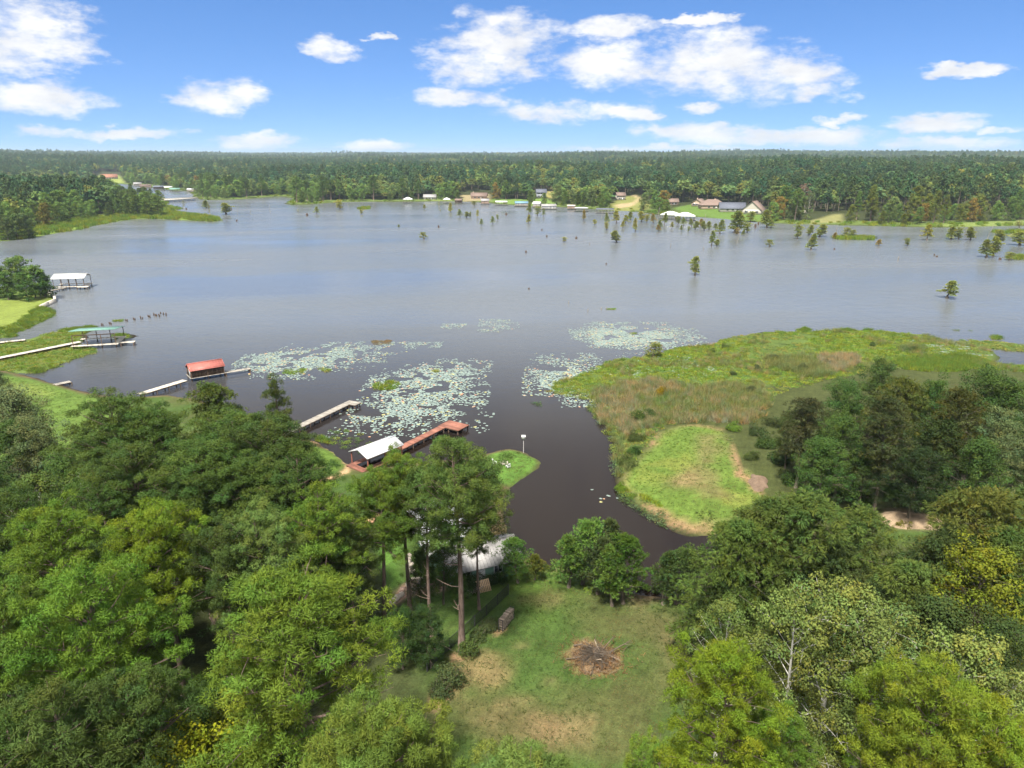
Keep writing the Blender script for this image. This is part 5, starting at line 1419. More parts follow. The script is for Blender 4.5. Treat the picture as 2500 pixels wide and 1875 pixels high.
def boathouse(name, label, px, py, rz, L, W, roof, mr, zd=.8, hp=2.9, rise=.9, deck_m=M_GREYWOOD, post_m=M_DARKWOOD, walls=None, extra=None, group=None, seams=0, over=.4, deckpad=.6, bw=.3):
    """Roofed slip on piles: deck, pilings, posts, roof and, where it has them, walls."""
    p = flat_pt(px, py, zd)
    t = thing(name, label, 'boathouse', (float(p[0]), float(p[1]), 0), rz, group)
    l, w = L / 2, W / 2
    g = Geo()
    if walls: boards(g, -l - deckpad, l + deckpad, -w - deckpad, w + deckpad, zd, bw)
    else:
        boards(g, -l - deckpad, l + deckpad, -w - deckpad, -w + .9, zd, bw); boards(g, -l - deckpad, l + deckpad, w - .9, w + deckpad, zd, bw)
        boards(g, l - 1.0, l + deckpad, -w + .95, w - .95, zd + .004, bw)
    if extra: boards(g, *extra, zd + .006, bw)
    g.obj('decking', deck_m, t, kind='stuff')
    xs = np.linspace(-l, l, max(3, int(L / 2.4) + 1))
    sp = [(x, y) for x in xs for y in (-w, w)]
    if extra: sp += [(x, y) for x in (extra[0] + .2, extra[1] - .2) for y in (extra[2] + .2, extra[3] - .2)]
    pilings(t, sp, -1.4, zd - .03, .13, post_m)
    g = Geo().tube([(0, 0, zd), (0, 0, zd + hp)], .09, 6); me = g.mesh('post', post_m)
    for x in xs:
        for y in (-w, w):
            o = link('post', me, t); o.location = (x, y, 0)
    for y in (-w, w): Geo().box((0, y, zd + hp - .1), (L, .12, .2)).obj('beam', post_m, t)
    if walls:
        h = hp - .25
        for s in (-1, 1):
            g = Geo(); n = int(L / .3)
            for i in range(n): g.box((-l + (i + .5) * L / n, s * (w + .02), zd + h / 2 + .03), (L / n - .02, .06, h), col=(rngT.uniform(.7, 1.4),) * 3)
            g.obj('side_wall', walls, t)
            g = Geo(); n = int(W / .3)
            for i in range(n): g.box((s * (l + .02), -w + (i + .5) * W / n, zd + h / 2 + .03), (.06, W / n - .02, h), col=(rngT.uniform(.7, 1.4),) * 3)
            g.add([(s * (l + .01), -w, zd + h), (s * (l + .01), w, zd + h), (s * (l + .01), 0, zd + hp + rise - .2)], [(0, 1, 2)])
            g.obj('end_wall', walls, t)
        d = Geo().box((-l - .08, -w * .45, zd + 1.05), (.06, .95, 2.0)).obj('door', M_WHITE, t)
        Geo().tube([(-l - .18, -w * .45 + .35, zd + 1.0), (-l - .1, -w * .45 + .35, zd + 1.0)], .04, 6).obj('handle', M_BLACK, d)
    if roof == 'gable': gable_roof(Geo(), L, W, zd + hp, rise, over, seams=seams).obj('roof', mr, t)
    elif roof == 'hip': hip_roof(Geo(), L, W, zd + hp, rise, over).obj('roof', mr, t)
    else:   # single slope towards -Y
        g = Geo(); a = math.atan2(rise, W)
        g.box((0, 0, zd + hp + rise / 2), (L + 2 * over, (W + 2 * over) / math.cos(a), .08), rx=-a)
        n = int((L + 2 * over) / .6)
        for i in range(n + 1): g.box((-(L / 2 + over) + i * (L + 2 * over) / n, 0, zd + hp + rise / 2 + .05), (.05, (W + 2 * over) / math.cos(a), .05), rx=-a)
        g.obj('roof', mr, t)
    return t

# ------------------------------------------------------------------ docks and boathouses of the near shore
dock('timber_dock', 'grey weathered timber dock with a small end platform beside the lily pads', (690, 1060), (858, 980), 1.5, .75, M_GREYWOOD, 'end', bw=.2)
Lr = frame_from(flat_pt(968, 1098, .75), flat_pt(1082, 1041, .75))[0]
dock('red_dock', 'red stained timber dock with wide end platform reaching into the creek mouth', (968, 1098), (1082, 1041), 1.4, .75, M_REDDECK, (Lr - .3, Lr + 2.9, -3.3, .9), bw=.2)
boathouse('boathouse', 'open boathouse with bright metal gable roof and red deck on the sandy path', 921, 1122, R(50), 6.4, 3.7, 'gable', M_WHITEROOF, .6, 2.0, .75, M_REDDECK, M_RUST, seams=.4, extra=(-4.4, -3.2, -1.9, 1.9), bw=.18, over=.3, deckpad=.2)
boathouse('boathouse', 'wooden boathouse with dark plank walls and red metal roof', 503, 912, R(36), 6.4, 3.5, 'gable', M_REDROOF, .7, 1.7, .95, M_GREYWOOD, M_DARKWOOD, walls=M_DARKWOOD, seams=.5, extra=(3.3, 8.6, -2.2, -.9), over=.28, deckpad=.35)
dock('walkway_dock', 'pale plank walkway on piles leading to the red roofed boathouse', (340, 962), (452, 928), 1.5, .8, M_PALEWOOD)
boathouse('boathouse', 'open boathouse with teal sloping roof over the floating weeds', 243, 833, R(14), 9.2, 7.5, 'shed', M_TEAL, .9, 2.6, 1.0, M_PALEWOOD, M_DARKWOOD, extra=(5.2, 8.4, -3.2, -1.6), deckpad=.5)
dock('walkway_dock', 'long pale concrete topped walkway crossing the floating weeds to the teal roofed boathouse', (-40, 881), (196, 834), 1.7, .85, M_CONC)
dock('walkway_dock', 'short pale walkway between the lawn spit and the floating weeds', (-60, 842), (62, 829), 1.3, .5, M_PALEWOOD)
boathouse('boathouse', 'white roofed boathouse with open sides standing off the lawn spit', 178, 696, R(10), 9.6, 6.4, 'gable', M_WHITE, .9, 3.0, 1.0, M_PALEWOOD, M_DARKWOOD, extra=(3.0, 6.4, -5.2, -2.6), over=.5)
dock('walkway_dock', 'dark railed walkway joining the lawn spit to the white roofed boathouse', (104, 713), (160, 702), 1.3, .8, M_GREYWOOD, rail=True)
dock('small_dock', 'small low dock lying off the sloping lawn', (128, 940), (172, 931), 1.5, .5, M_GREYWOOD)

# retaining wall round the end of the lawn spit
def wall_along(name, label, pts, z0, z1, th, m):
    W = [np.array(G(a, b)[:2]) for a, b in pts]
    t = thing(name, label, 'wall', (float(W[0][0]), float(W[0][1]), 0))
    for i in range(len(W) - 1):
        p, q = W[i] - W[0], W[i + 1] - W[0]
        L = float(np.linalg.norm(q - p)); a = math.atan2(q[1] - p[1], q[0] - p[0]); c = (p + q) / 2
        g = Geo().box((c[0], c[1], (z0 + z1) / 2), (L + th * .5, th - .01 * (i % 2), z1 - z0), a)
        g.box((c[0], c[1], z1 + .045 + .003 * (i % 2)), (L + th * .8, th * 1.5, .09), a)
        g.obj('wall_panel', m, t)
wall_along('retaining_wall', 'pale retaining wall curving round the tip of the lawn spit', [(108, 714), (124, 721), (134, 727), (135, 738), (118, 745), (99, 750)], -.8, 1.0, .5, M_CONC)

# old pilings
M_SNAG = plain('snag_wood', (.2, .18, .15), .9, .1, .3)
def stake(name, label, px, py, hp, r=.14, group=None, lean=0.0, m=M_DARKWOOD, cat='piling'):
    p = flat_pt(px, py, 0); depth = float(p[1] * math.cos(PITCH) + CAM_H * math.sin(PITCH))
    h = max(.35, hp * depth / 1735.0)
    rr = rngT.uniform(.8, 1.25) * r
    g = Geo().tube([(0, 0, -1.2), (0, 0, h * .5), (rngT.normal(0, .04), rngT.normal(0, .04), h)], [rr * 1.15, rr, rr * .8], 7)
    o = g.obj(name, m); o.location = (float(p[0]), float(p[1]), 0); o.rotation_euler = (rngT.normal(0, .06), lean + rngT.normal(0, .06), 0)
    return tag(o, label, cat, group)
for x, y0, y1 in [(1097, 835, 865), (1115, 840, 868), (1187, 822, 848), (1203, 826, 851), (1358, 790, 814), (1375, 794, 818), (1443, 775, 800), (1458, 780, 806), (1523, 755, 795), (1540, 768, 794), (1605, 745, 770), (1620, 748, 778), (1662, 722, 757), (1680, 735, 760), (1692, 738, 762), (1722, 735, 767), (1737, 712, 738), (1765, 718, 748), (1795, 722, 756)]:
    stake('piling', 'dark rotten piling in the row left from an old dock', x * .226, 600 + y1 * .226, (y1 - y0) * .226, .16, 'row of old dock pilings')
GSTUMP = 'stumps showing above the lake'
for px, py, hp, r in [(750, 527, 6, .9), (1071, 556, 6, .6), (1236, 525, 5, .7), (1323, 562, 3, .5), (1335, 579, 5, .5), (1407, 583, 5, .5), (1284, 617, 5, .5), (1844, 556, 9, .7), (1851, 549, 7, .6), (2441, 634, 5, .6), (2287, 627, 3, .4), (2281, 624, 4, .35), (1480, 645, 3, .4), (578, 540, 4, .6), (565, 512, 4, .6), (2037, 609, 3, .4), (510, 506, 4, .5), (1291, 706, 3, .35), (455, 512, 4, .5)]:
    stake('tree_stump', 'dark cypress stump standing just above the lake surface', px, py, hp, r, GSTUMP, cat='stump')
for px, py, hp, ln in [(1468, 533, 16, .1), (1604, 543, 36, .12), (1800, 590, 22, .12), (1485, 522, 18, 0), (2408, 588, 40, .3), (2041, 569, 14, 0), (660, 520, 20, 0), (612, 522, 12, 0), (580, 518, 14, 0), (1682, 536, 18, 0), (1640, 534, 16, .1), (1720, 545, 22, 0), (1637, 603, 9, 0), (1717, 611, 9, 0), (2192, 637, 11, .1), (1388, 742, 7, 0), (1435, 760, 6, 0), (1468, 756, 5, 0), (1480, 756, 6, 0), (1439, 597, 5, 0), (850, 512, 16, 0), (1116, 503, 22, 0)]:
    stake('dead_snag', 'thin grey dead snag standing up from the lake', px, py, hp, .13, 'thin dead snags in the lake', ln, M_SNAG, 'snag')

# ------------------------------------------------------------------ grassy point: fire pit, chairs, bird house
def fire_ring(label, loc, r, n, m, name='fire_pit'):
    t = thing(name, label, 'fire pit', loc)
    g = Geo().prism([(math.cos(a) * (r - .12), math.sin(a) * (r - .12)) for a in np.linspace(0, 2 * math.pi, 16, endpoint=False)], -.1, .06)
    g.obj('ash', plain('ash', (.12, .11, .10), .95, .05), t)
    me = Geo().box((0, 0, .12), (2 * math.pi * r / n * .93, .2, .3)).mesh('stone', m)
    for i in range(n):
        a = 2 * math.pi * i / n
        o = link('stone', me, t); o.location = (r * math.cos(a), r * math.sin(a), rngT.uniform(-.03, .03)); o.rotation_euler = (0, 0, a + math.pi / 2 + rngT.normal(0, .05))
    return t
fire_ring('low stone fire pit ring on the grassy point', G(1231, 1132), .5, 12, M_STONE)

def adirondack(label, loc, rz, m=M_WHITE):
    t = thing('garden_chair', label, 'chair', loc, rz); t.scale = (.72, .72, .72)
    g = Geo()
    for i in range(5): g.box((0, -.22 + i * .13, .36 - i * .025), (.56, .11, .03), rx=.12)
    g.obj('seat', m, t)
    for i in range(5): Geo().box((-.24 + i * .12, .42, .75), (.1, .03, .85 - abs(i - 2) * .06), rx=-.35).obj('back_slat', m, t)
    for s in (-1, 1):
        Geo().box((s * .35, .02, .58), (.14, .75, .03)).obj('armrest', m, t)
        Geo().box((s * .33, -.26, .28), (.05, .1, .58)).obj('leg', m, t)
        Geo().box((s * .33, .35, .26), (.05, .1, .52), rx=-.25).obj('leg', m, t)
    return t
adirondack('white slatted garden chair turned towards the fire pit from the trees side', G(1207, 1134), R(60))
adirondack('white slatted garden chair with its back to the creek beside the fire pit', G(1240, 1142), R(-150))

p = G(1278, 1106)
t = thing('bird_house', 'white bird house on a tall slim pole at the tip of the grassy point', 'bird house', p)
t.scale = (.82, .82, .82)
Geo().tube([(0, 0, -.3), (0, 0, 2.9)], .045, 8).obj('pole', M_GREYROOF, t)
bx = Geo().box((0, 0, 3.15), (.62, .5, .5)).obj('nest_box', M_WHITE, t)
for sx in (-.16, .16):
    for sz in (3.03, 3.26): Geo().tube([(sx, -.27, sz), (sx, -.24, sz)], .055, 8).obj('entrance_hole', M_BLACK, bx)
gable_roof(Geo(), .66, .54, 3.4, .16, .07, .03).obj('roof', M_WHITE, t)

# ------------------------------------------------------------------ house by the creek
ph = G(1166, 1404)
h1 = house('cottage', 'green walled cottage with pale metal roof under the trees by the creek', (ph[0], ph[1] + 1.2, ph[2]), R(22), 7.6, 5.0, 2.1, 'gable', 1.25, M_GREENW, M_GREYROOF,
           wins=[('f', -2.2, 1.2, .9, .9), ('f', 1.4, 1.2, .9, .9), ('r', 0, 1.2, .8, .9)], door=('f', -.5, .85, 1.85), over=.45, seams=.4)
pm = G(1075, 1372)
house('cottage', 'larger pale metal roofed wing of the house mostly hidden by dark shade trees', (pm[0], pm[1] + 4.0, pm[2]), R(-66), 9.5, 6.0, 2.2, 'gable', 1.6, M_GREENW, M_WHITEROOF, wins=[('f', -2.4, 1.2, 1.0, .9), ('f', 1.6, 1.2, 1.0, .9)], over=.45, seams=.4)
# patio with stone planter ring, stone edging
pp = G(1016, 1428)
fire_ring('round pale stone ring on the red brown patio under the shade tree', pp, 1.0, 18, M_STONE, 'stone_ring')
def paving(label, outline, z, m):
    W = np.array([G(a, b)[:2] for a, b in outline]); c = W.mean(0); zc = hz(*c)
    t = thing('patio', label, 'patio', (float(c[0]), float(c[1]), zc))
    rng = np.random.default_rng(4)
    lo, hi = W.min(0), W.max(0)
    me = [Geo().box((0, 0, 0), (.56 * q, .56, .1)).mesh('paving_stone', m) for q in (1, .96, 1.0)]
    for x in np.arange(lo[0], hi[0], .6):
        for y in np.arange(lo[1], hi[1], .6):
            if sdist(W, [x], [y])[0] > .15:
                o = link('paving_stone', me[rng.integers(3)], t); o.location = (x - c[0], y - c[1], hz(x, y) - zc + rng.uniform(.0, .03)); o.rotation_euler = (0, 0, rng.normal(0, .05))
M_PAVE = plain('brown_paving', (.24, .165, .13), .9, .1, .35, .8)
paving('red brown paved patio beside the cottage under the pines', [(960, 1470), (985, 1428), (1010, 1412), (1075, 1416), (1085, 1440), (1035, 1444), (995, 1452)], .03, M_PAVE)
rngS = np.random.default_rng(9)
for (a, b, c, d, n, lab, grp) in [(998, 1355, 1004, 1398, 14, 'rough pale stone heaped along the garden bed by the grass path', 'stones edging the garden bed'), (958, 1472, 982, 1452, 7, 'flat pale stone edging the corner of the patio', 'stones edging the patio')]:
    for i in range(n):
        f = i / (n - 1); q = G(a + (c - a) * f + rngS.normal(0, 1.5), b + (d - b) * f)
        u = unit(rngS.normal(size=(20, 3))); r = rngS.uniform(.22, .4)
        # faceted boulder: a squashed low sphere with uneven corners
        g = Geo(); th = np.linspace(.35, 2.6, 4); ph_ = np.linspace(0, 2 * np.pi, 7, endpoint=False)
        V = [(0, 0, r * .7)] + [(r * math.sin(t_) * math.cos(f_) * rngS.uniform(.8, 1.2), r * math.sin(t_) * math.sin(f_) * rngS.uniform(.8, 1.2), r * .7 * math.cos(t_) * rngS.uniform(.85, 1.1)) for t_ in th for f_ in ph_]
        F = [(1 + k, 1 + (k + 1) % 7, 8 + (k + 1) % 7, 8 + k) for k in range(7)] + [(8 + k, 8 + (k + 1) % 7, 15 + (k + 1) % 7, 15 + k) for k in range(7)] + [(15 + k, 15 + (k + 1) % 7, 22 + (k + 1) % 7, 22 + k) for k in range(7)]
        g.add(V, F); g.f.append(np.array([(0, 1 + k, 1 + (k + 1) % 7) for k in range(7)])); g.m.append(np.zeros(7, np.int32))
        o = g.obj('edging_stone', M_STONE); o.location = (q[0], q[1], q[2] + r * .2)
        tag(o, lab, 'stone', grp)

# pallet leaning on a wood heap, with a small boat beside it
q = G(1180, 1440)
t = thing('pallet', 'new wooden pallet leaning on the wood heap by the dark shrubs', 'pallet', (q[0], q[1], q[2] + .45), R(25))
t.rotation_euler = (R(52), 0, R(25))
for i in range(8): Geo().box((-.66 + i * .19, 0, .06), (.13, 1.3, .03)).obj('slat', M_LUMBER, t)
for y in (-.58, 0, .58): Geo().box((0, y, 0), (1.5, .08, .09)).obj('runner', M_LUMBER, t)
q = G(1163, 1445)
t = thing('wood_heap', 'untidy heap of cut wood under the leaning pallet', 'wood heap', q)
for i in range(16):
    x, y = rngS.normal(0, .5), rngS.normal(0, .35); a = rngS.uniform(0, 3.1); L = rngS.uniform(.6, 1.2); z = .08 + .07 * (i % 5)
    Geo().tube([(x - L / 2 * math.cos(a), y - L / 2 * math.sin(a), z), (x + L / 2 * math.cos(a), y + L / 2 * math.sin(a), z + rngS.uniform(0, .25))], .06, 6).obj('log', M_LOG, t)
q = G(1166, 1422)
t = thing('rowing_boat', 'small white boat with maroon rim lying behind the pallet', 'boat', (q[0], q[1], q[2] + .12), R(12))
g = Geo()
sec = []
for x in np.linspace(-1.5, 1.5, 9):
    w = .45 * max(.04, 1 - (abs(x) / 1.5) ** 2.2); d = .3 * max(.25, 1 - (abs(x) / 1.5) ** 3)
    sec.append([(x, -w, .32), (x, -w * .7, .32 - d * .75), (x, 0, .32 - d), (x, w * .7, .32 - d * .75), (x, w, .32)])
V = [p_ for s_ in sec for p_ in s_]; F = [(i * 5 + j, i * 5 + j + 1, i * 5 + j + 6, i * 5 + j + 5) for i in range(8) for j in range(4)]
g.add(V, F).obj('hull', M_WHITE, t)
rim = [s_[0] for s_ in sec] + [s_[4] for s_ in reversed(sec)] + [sec[0][0]]
Geo().tube(rim, .035, 5).obj('rim', M_MAROON, t)
Geo().box((0, 0, .22), (.22, .7, .03)).obj('seat', M_PALEWOOD, t)

# ------------------------------------------------------------------ mesh fence
fp = [(1241, 1452), (1215, 1477), (1188, 1503), (1159, 1529), (1129, 1557), (1098, 1586), (1066, 1614), (1043, 1640)]
W = [np.array(G(a, b)) for a, b in fp]
t = thing('mesh_fence', 'black wire mesh fence running along the lawn edge by the pines', 'fence', tuple(W[0]))
for i, p in enumerate(W):
    p = p - W[0]
    Geo().tube([(p[0], p[1], p[2] - .3), (p[0], p[1], p[2] + 1.25)], .05, 6).tube([(p[0], p[1], p[2] + 1.25), (p[0], p[1], p[2] + 1.3)], [.06, .02], 6).obj('post', M_BLACK, t)
    if i:
        a = W[i - 1] - W[0]; L = float(np.linalg.norm(p - a)); g = Geo()
        for k in range(1, int(L / .11)):
            c = a + (p - a) * (k * .11 / L)
            g.tube([c + [0, 0, .04], c + [0, 0, 1.18]], .011, 3, cap=False)
        for k in range(13): g.tube([a + [0, 0, .05 + k * .09], p + [0, 0, .05 + k * .09]], .011, 3, cap=False)
        g.tube([a + [0, 0, 1.2], p + [0, 0, 1.2]], .025, 5)
        g.obj('mesh_panel', M_BLACK, t)

# firewood rack on the lawn
q0, q1 = np.array(G(1222, 1541)), np.array(G(1250, 1508))
L, h = frame_from(q0, q1)
t = thing('firewood_rack', 'full firewood rack of split logs standing on the lawn by the shrubs', 'firewood', tuple(q0), h)
for x in (0, L):
    g = Geo()
    for y in (-.22, .22): g.tube([(x, y, 0), (x, y, 1.25)], .03, 6)
    g.tube([(x, -.22, 1.25), (x, .22, 1.25)], .03, 6); g.obj('end_frame', M_BLACK, t)
Geo().box((L / 2, -.15, .12), (L, .05, .05)).box((L / 2, .15, .12), (L, .05, .05)).obj('base_rail', M_BLACK, t)
g = Geo()
for r_ in range(8):
    n = int(L / .15)
    for k in range(n):
        x = .1 + (k + .5 * (r_ % 2)) * (L - .2) / n; rr = rngS.uniform(.055, .085); v = rngS.uniform(.6, 1.7)
        y = rngS.uniform(-.06, .06)
        g.tube([(x, -.26 + y, .2 + r_ * .135 + rngS.normal(0, .012)), (x + rngS.normal(0, .02), .26 + y, .2 + r_ * .135)], rr, 5, col=(v, v * .97, v * .95))
g.obj('logs', M_LOG, t, kind='stuff')

# brush pile on straw
q = G(1450, 1612)
t = thing('brush_pile', 'heap of cut branches and straw in the middle of the lawn', 'brush pile', q)
rb = np.random.default_rng(21)
g = Geo(); n = 34; ang = np.linspace(0, 2 * np.pi, n, endpoint=False)
rings = []
for f, z in ((1.0, 0.0), (.8, .16), (.55, .42), (.3, .66), (.12, .74)):
    rr = f * (1.75 + .4 * np.sin(ang * 3 + 1) + .25 * np.sin(ang * 5) + rb.normal(0, .14, n))
    rings.append(np.stack([rr * np.cos(ang), rr * np.sin(ang) * .95, np.full(n, z) + rb.normal(0, .06, n) * (z > 0) - .02 * (z == 0)], 1))
V = np.concatenate(rings + [np.array([[0, 0, .78]])])
F = [(i * n + j, i * n + (j + 1) % n, (i + 1) * n + (j + 1) % n, (i + 1) * n + j) for i in range(4) for j in range(n)]
g.add(V, F); g.f.append(np.array([(4 * n + j, 4 * n + (j + 1) % n, 5 * n) for j in range(n)])); g.m.append(np.zeros(n, np.int32))
g.obj('straw_mound', M_STRAWP, t)
g = Geo()
C = np.stack([rb.normal(0, 1.35, 900), rb.normal(0, 1.2, 900), np.zeros(900)], 1); C[:, 2] = np.maximum(.04, .75 - np.hypot(C[:, 0], C[:, 1]) * .33)
V, F, c = blades3(rb, C, np.tile([0, 0, 1.0], (900, 1)), .42, .035, 5, .85, tints(rb, 900, .3, .1) * np.array([1.0, .85, .7]))
g.add(V, F); g.c = [c]; g.obj('straw', M_STRAWP, t, kind='stuff')
g = Geo()
for i in range(420):
    a, rr = rb.uniform(0, 6.28), abs(rb.normal(0, .9)); L = rb.uniform(.5, 1.5); d = rb.uniform(0, 6.28); z = max(.1, .85 - rr * .33)
    p0 = np.array([rr * math.cos(a), rr * math.sin(a), z]); v = np.array([math.cos(d), math.sin(d), rb.uniform(-.2, .45)])
    g.tube([p0, p0 + v * L * .5 + [0, 0, .05], p0 + v * L], [.018, .014, .006], 3, cap=False, col=(rb.uniform(.7, 1.5),) * 3)
g.obj('twigs', M_BRUSH, t, kind='stuff')
for i, (x0, y0, z0, x1, y1, z1, r0) in enumerate([(-.2, 1.0, .3, .4, -.5, 1.3, .09), (-.6, -.9, .25, .3, .9, 1.1, .07), (1.0, .2, .5, 2.9, 1.3, 1.0, .07), (.2, .6, .5, -.3, 1.3, 1.6, .08), (-1.6, .3, .2, .6, .4, .9, .06), (-1.0, -1.9, .1, .1, .4, 1.0, .05), (.5, -1.3, .2, .7, .9, 1.0, .06),
                                              (.9, -.6, .3, -.4, 1.0, 1.2, .06), (-1.4, -.4, .2, .3, .7, .8, .05), (.1, .1, .5, 1.6, -.8, .7, .05), (-.1, .2, .6, 1.1, 1.6, 1.1, .06), (-.8, 1.1, .2, .7, -.1, 1.1, .07)]):
    off_ = np.array([rb.normal(0, .55), rb.normal(0, .5), 0]); p0, p1 = np.array([x0, y0, z0 * .8]) + off_, np.array([x1, y1, z1 * .8]) * [1.15, 1.15, 1] + off_; mid = (p0 + p1) / 2 + rb.normal(0, .12, 3)
    vv = 1.2 if i % 3 else 2.6
    g = Geo().tube([p0, mid, p1], [r0, r0 * .8, r0 * .35], 6, col=(vv, vv * .97, vv * .92))
    for k in range(4):
        s0 = p0 + (p1 - p0) * rb.uniform(.35, .95); v = unit(p1 - p0 + rb.normal(0, .9, 3)) * rb.uniform(.3, .8)
        g.tube([s0, s0 + v * .6, s0 + v + [0, 0, .08]], [r0 * .4, r0 * .3, .008], 4, cap=False, col=(1.25, 1.2, 1.15))
    g.obj('branch', M_BRUSH, t)
# bare dirt heaps
def mound(label, px, py, rx, ry, h, m, seed):
    q = G(px, py); rng = np.random.default_rng(seed)
    n, k = 30, 8; ang = np.linspace(0, 2 * np.pi, n, endpoint=False); V = []
    for i in range(k):
        f = 1 - i / (k - .2)
        rr = f * (1 + .22 * np.sin(ang * 2 + seed) + .12 * np.sin(ang * 5 + 2 * seed) + rng.normal(0, .05, n))
        z = h * (1 - f ** 2) * (1 + rng.normal(0, .12, n)) - (.12 if i == 0 else 0)
        V.append(np.stack([rx * rr * np.cos(ang), ry * rr * np.sin(ang), z], 1))
    V.append(np.array([[0, 0, h]]))
    F = [(i * n + j, i * n + (j + 1) % n, (i + 1) * n + (j + 1) % n, (i + 1) * n + j) for i in range(k - 1) for j in range(n)]
    g = Geo(); g.add(np.concatenate(V), F); g.f.append(np.array([((k - 1) * n + j, (k - 1) * n + (j + 1) % n, k * n) for j in range(n)])); g.m.append(np.zeros(n, np.int32))
    o = g.obj('dirt_mound', m, smooth=True); o.location = q
    return tag(o, label, 'dirt mound')
M_DIRTP = plain('pale_dirt', (.27, .20, .13), .95, .05, .35, .8, bumpd=.05); M_DIRTB = plain('brown_dirt', (.17, .12, .085), .95, .05, .4, .9, bumpd=.05)
mound('pale bare dirt mound with straw between the grove and the olive cypresses', 2222, 1272, 4.6, 2.2, .9, M_DIRTP, 3)
mound('brown dirt mound spilling off the side of the mown point', 1851, 1178, 1.5, 2.4, .6, M_DIRTB, 6)

# ------------------------------------------------------------------ far shore: houses, boathouses, bridge
def fspot(px, py, z=None):
    return G(px, py)
def away(p): return -math.atan2(p[0], p[1])     # heading that faces the lake
fw = [('f', -4, 1.5, 1.6, 1.4), ('f', 0, 1.5, 1.6, 1.4), ('f', 4, 1.5, 1.6, 1.4)]
for (px, py, L, Wd, Hw, roof, rise, mw, mr, rz, lab, chim) in [
    (1738, 509, 20, 12, 3.0, 'hip', 4.4, M_BRICK, M_BROWNROOF, .25, 'tan brick house with brown hipped roof and chimney above the lake lawn', (2, 0)),
    (1706, 503, 11, 9, 3.2, 'gable', 3.0, M_BRICK, M_BROWNROOF, 1.2, 'brick gabled house with tall chimney next to the brown hipped roof house', (-4.0, 0)),
    (1786, 516, 19, 11, 3.0, 'gable', 4.0, M_CREAM, M_SLATE, .15, 'cream house with dark slate gable roof above the lake lawn', None),
    (1840, 521, 15, 14, 3.4, 'gable', 6.0, M_CREAM, M_BROWNROOF, 1.35, 'cream gabled house with steep brown roof and wide porch', None),
    (1170, 485, 16, 9, 3.0, 'gable', 3.2, M_BRICK, M_BROWNROOF, -.1, 'brown roofed brick house above the bare sandy bank', (-6.0, 0)),
    (1321, 482, 10, 8, 5.6, 'gable', 3.0, plain('grey_siding', (.36, .38, .42), .8, .2, .1), M_SLATE, .1, 'two storey grey house half hidden behind the trees', None),
    (1514, 488, 8, 8, 4.6, 'gable', 2.6, M_CREAM, M_BROWNROOF, .3, 'pale house showing between trees beside the sandy drive', None),
    (268, 437, 24, 12, 3.4, 'gable', 5.0, M_CREAM, M_ORANGE, .1, 'cream house with orange red roof on the grassy slope of the inlet', (5, 0)),
    (1050, 487, 12, 8, 2.8, 'gable', 2.4, M_CREAM, M_GREYROOF, -.1, 'small house with faded metal roof in the shore trees', None),
    (1640, 500, 10, 8, 3, 'gable', 2.6, M_BRICK, M_BROWNROOF, .2, 'brown house behind the trees near the twin white boathouse roofs', None)]:
    p = fspot(px, py)
    k = min(1.0, L / 16)
    w_ = [(s, u * k, z_ if Hw < 5 else 1.5, a_, b_) for s, u, z_, a_, b_ in fw]
    if Hw > 5: w_ += [(s, u * k, 4.2, a_, b_) for s, u, z_, a_, b_ in fw]
    if abs(rz) > 1: w_ = [('l' if rz > 0 else 'r', u * Wd / 16, 1.6, 2.2, 1.7) for u in (-4.5, 0, 4.5)] + [('f', u * k, 1.5, 1.4, 1.3) for u in (-4, 1, 4)]
    house('house', lab, p, away(p) + rz, L, Wd, Hw, roof, rise, mw, mr, w_, ('f', 2.0 * k, 1.0, 2.1), chim, over=.7)
GBH = 'boathouses along the far shore'
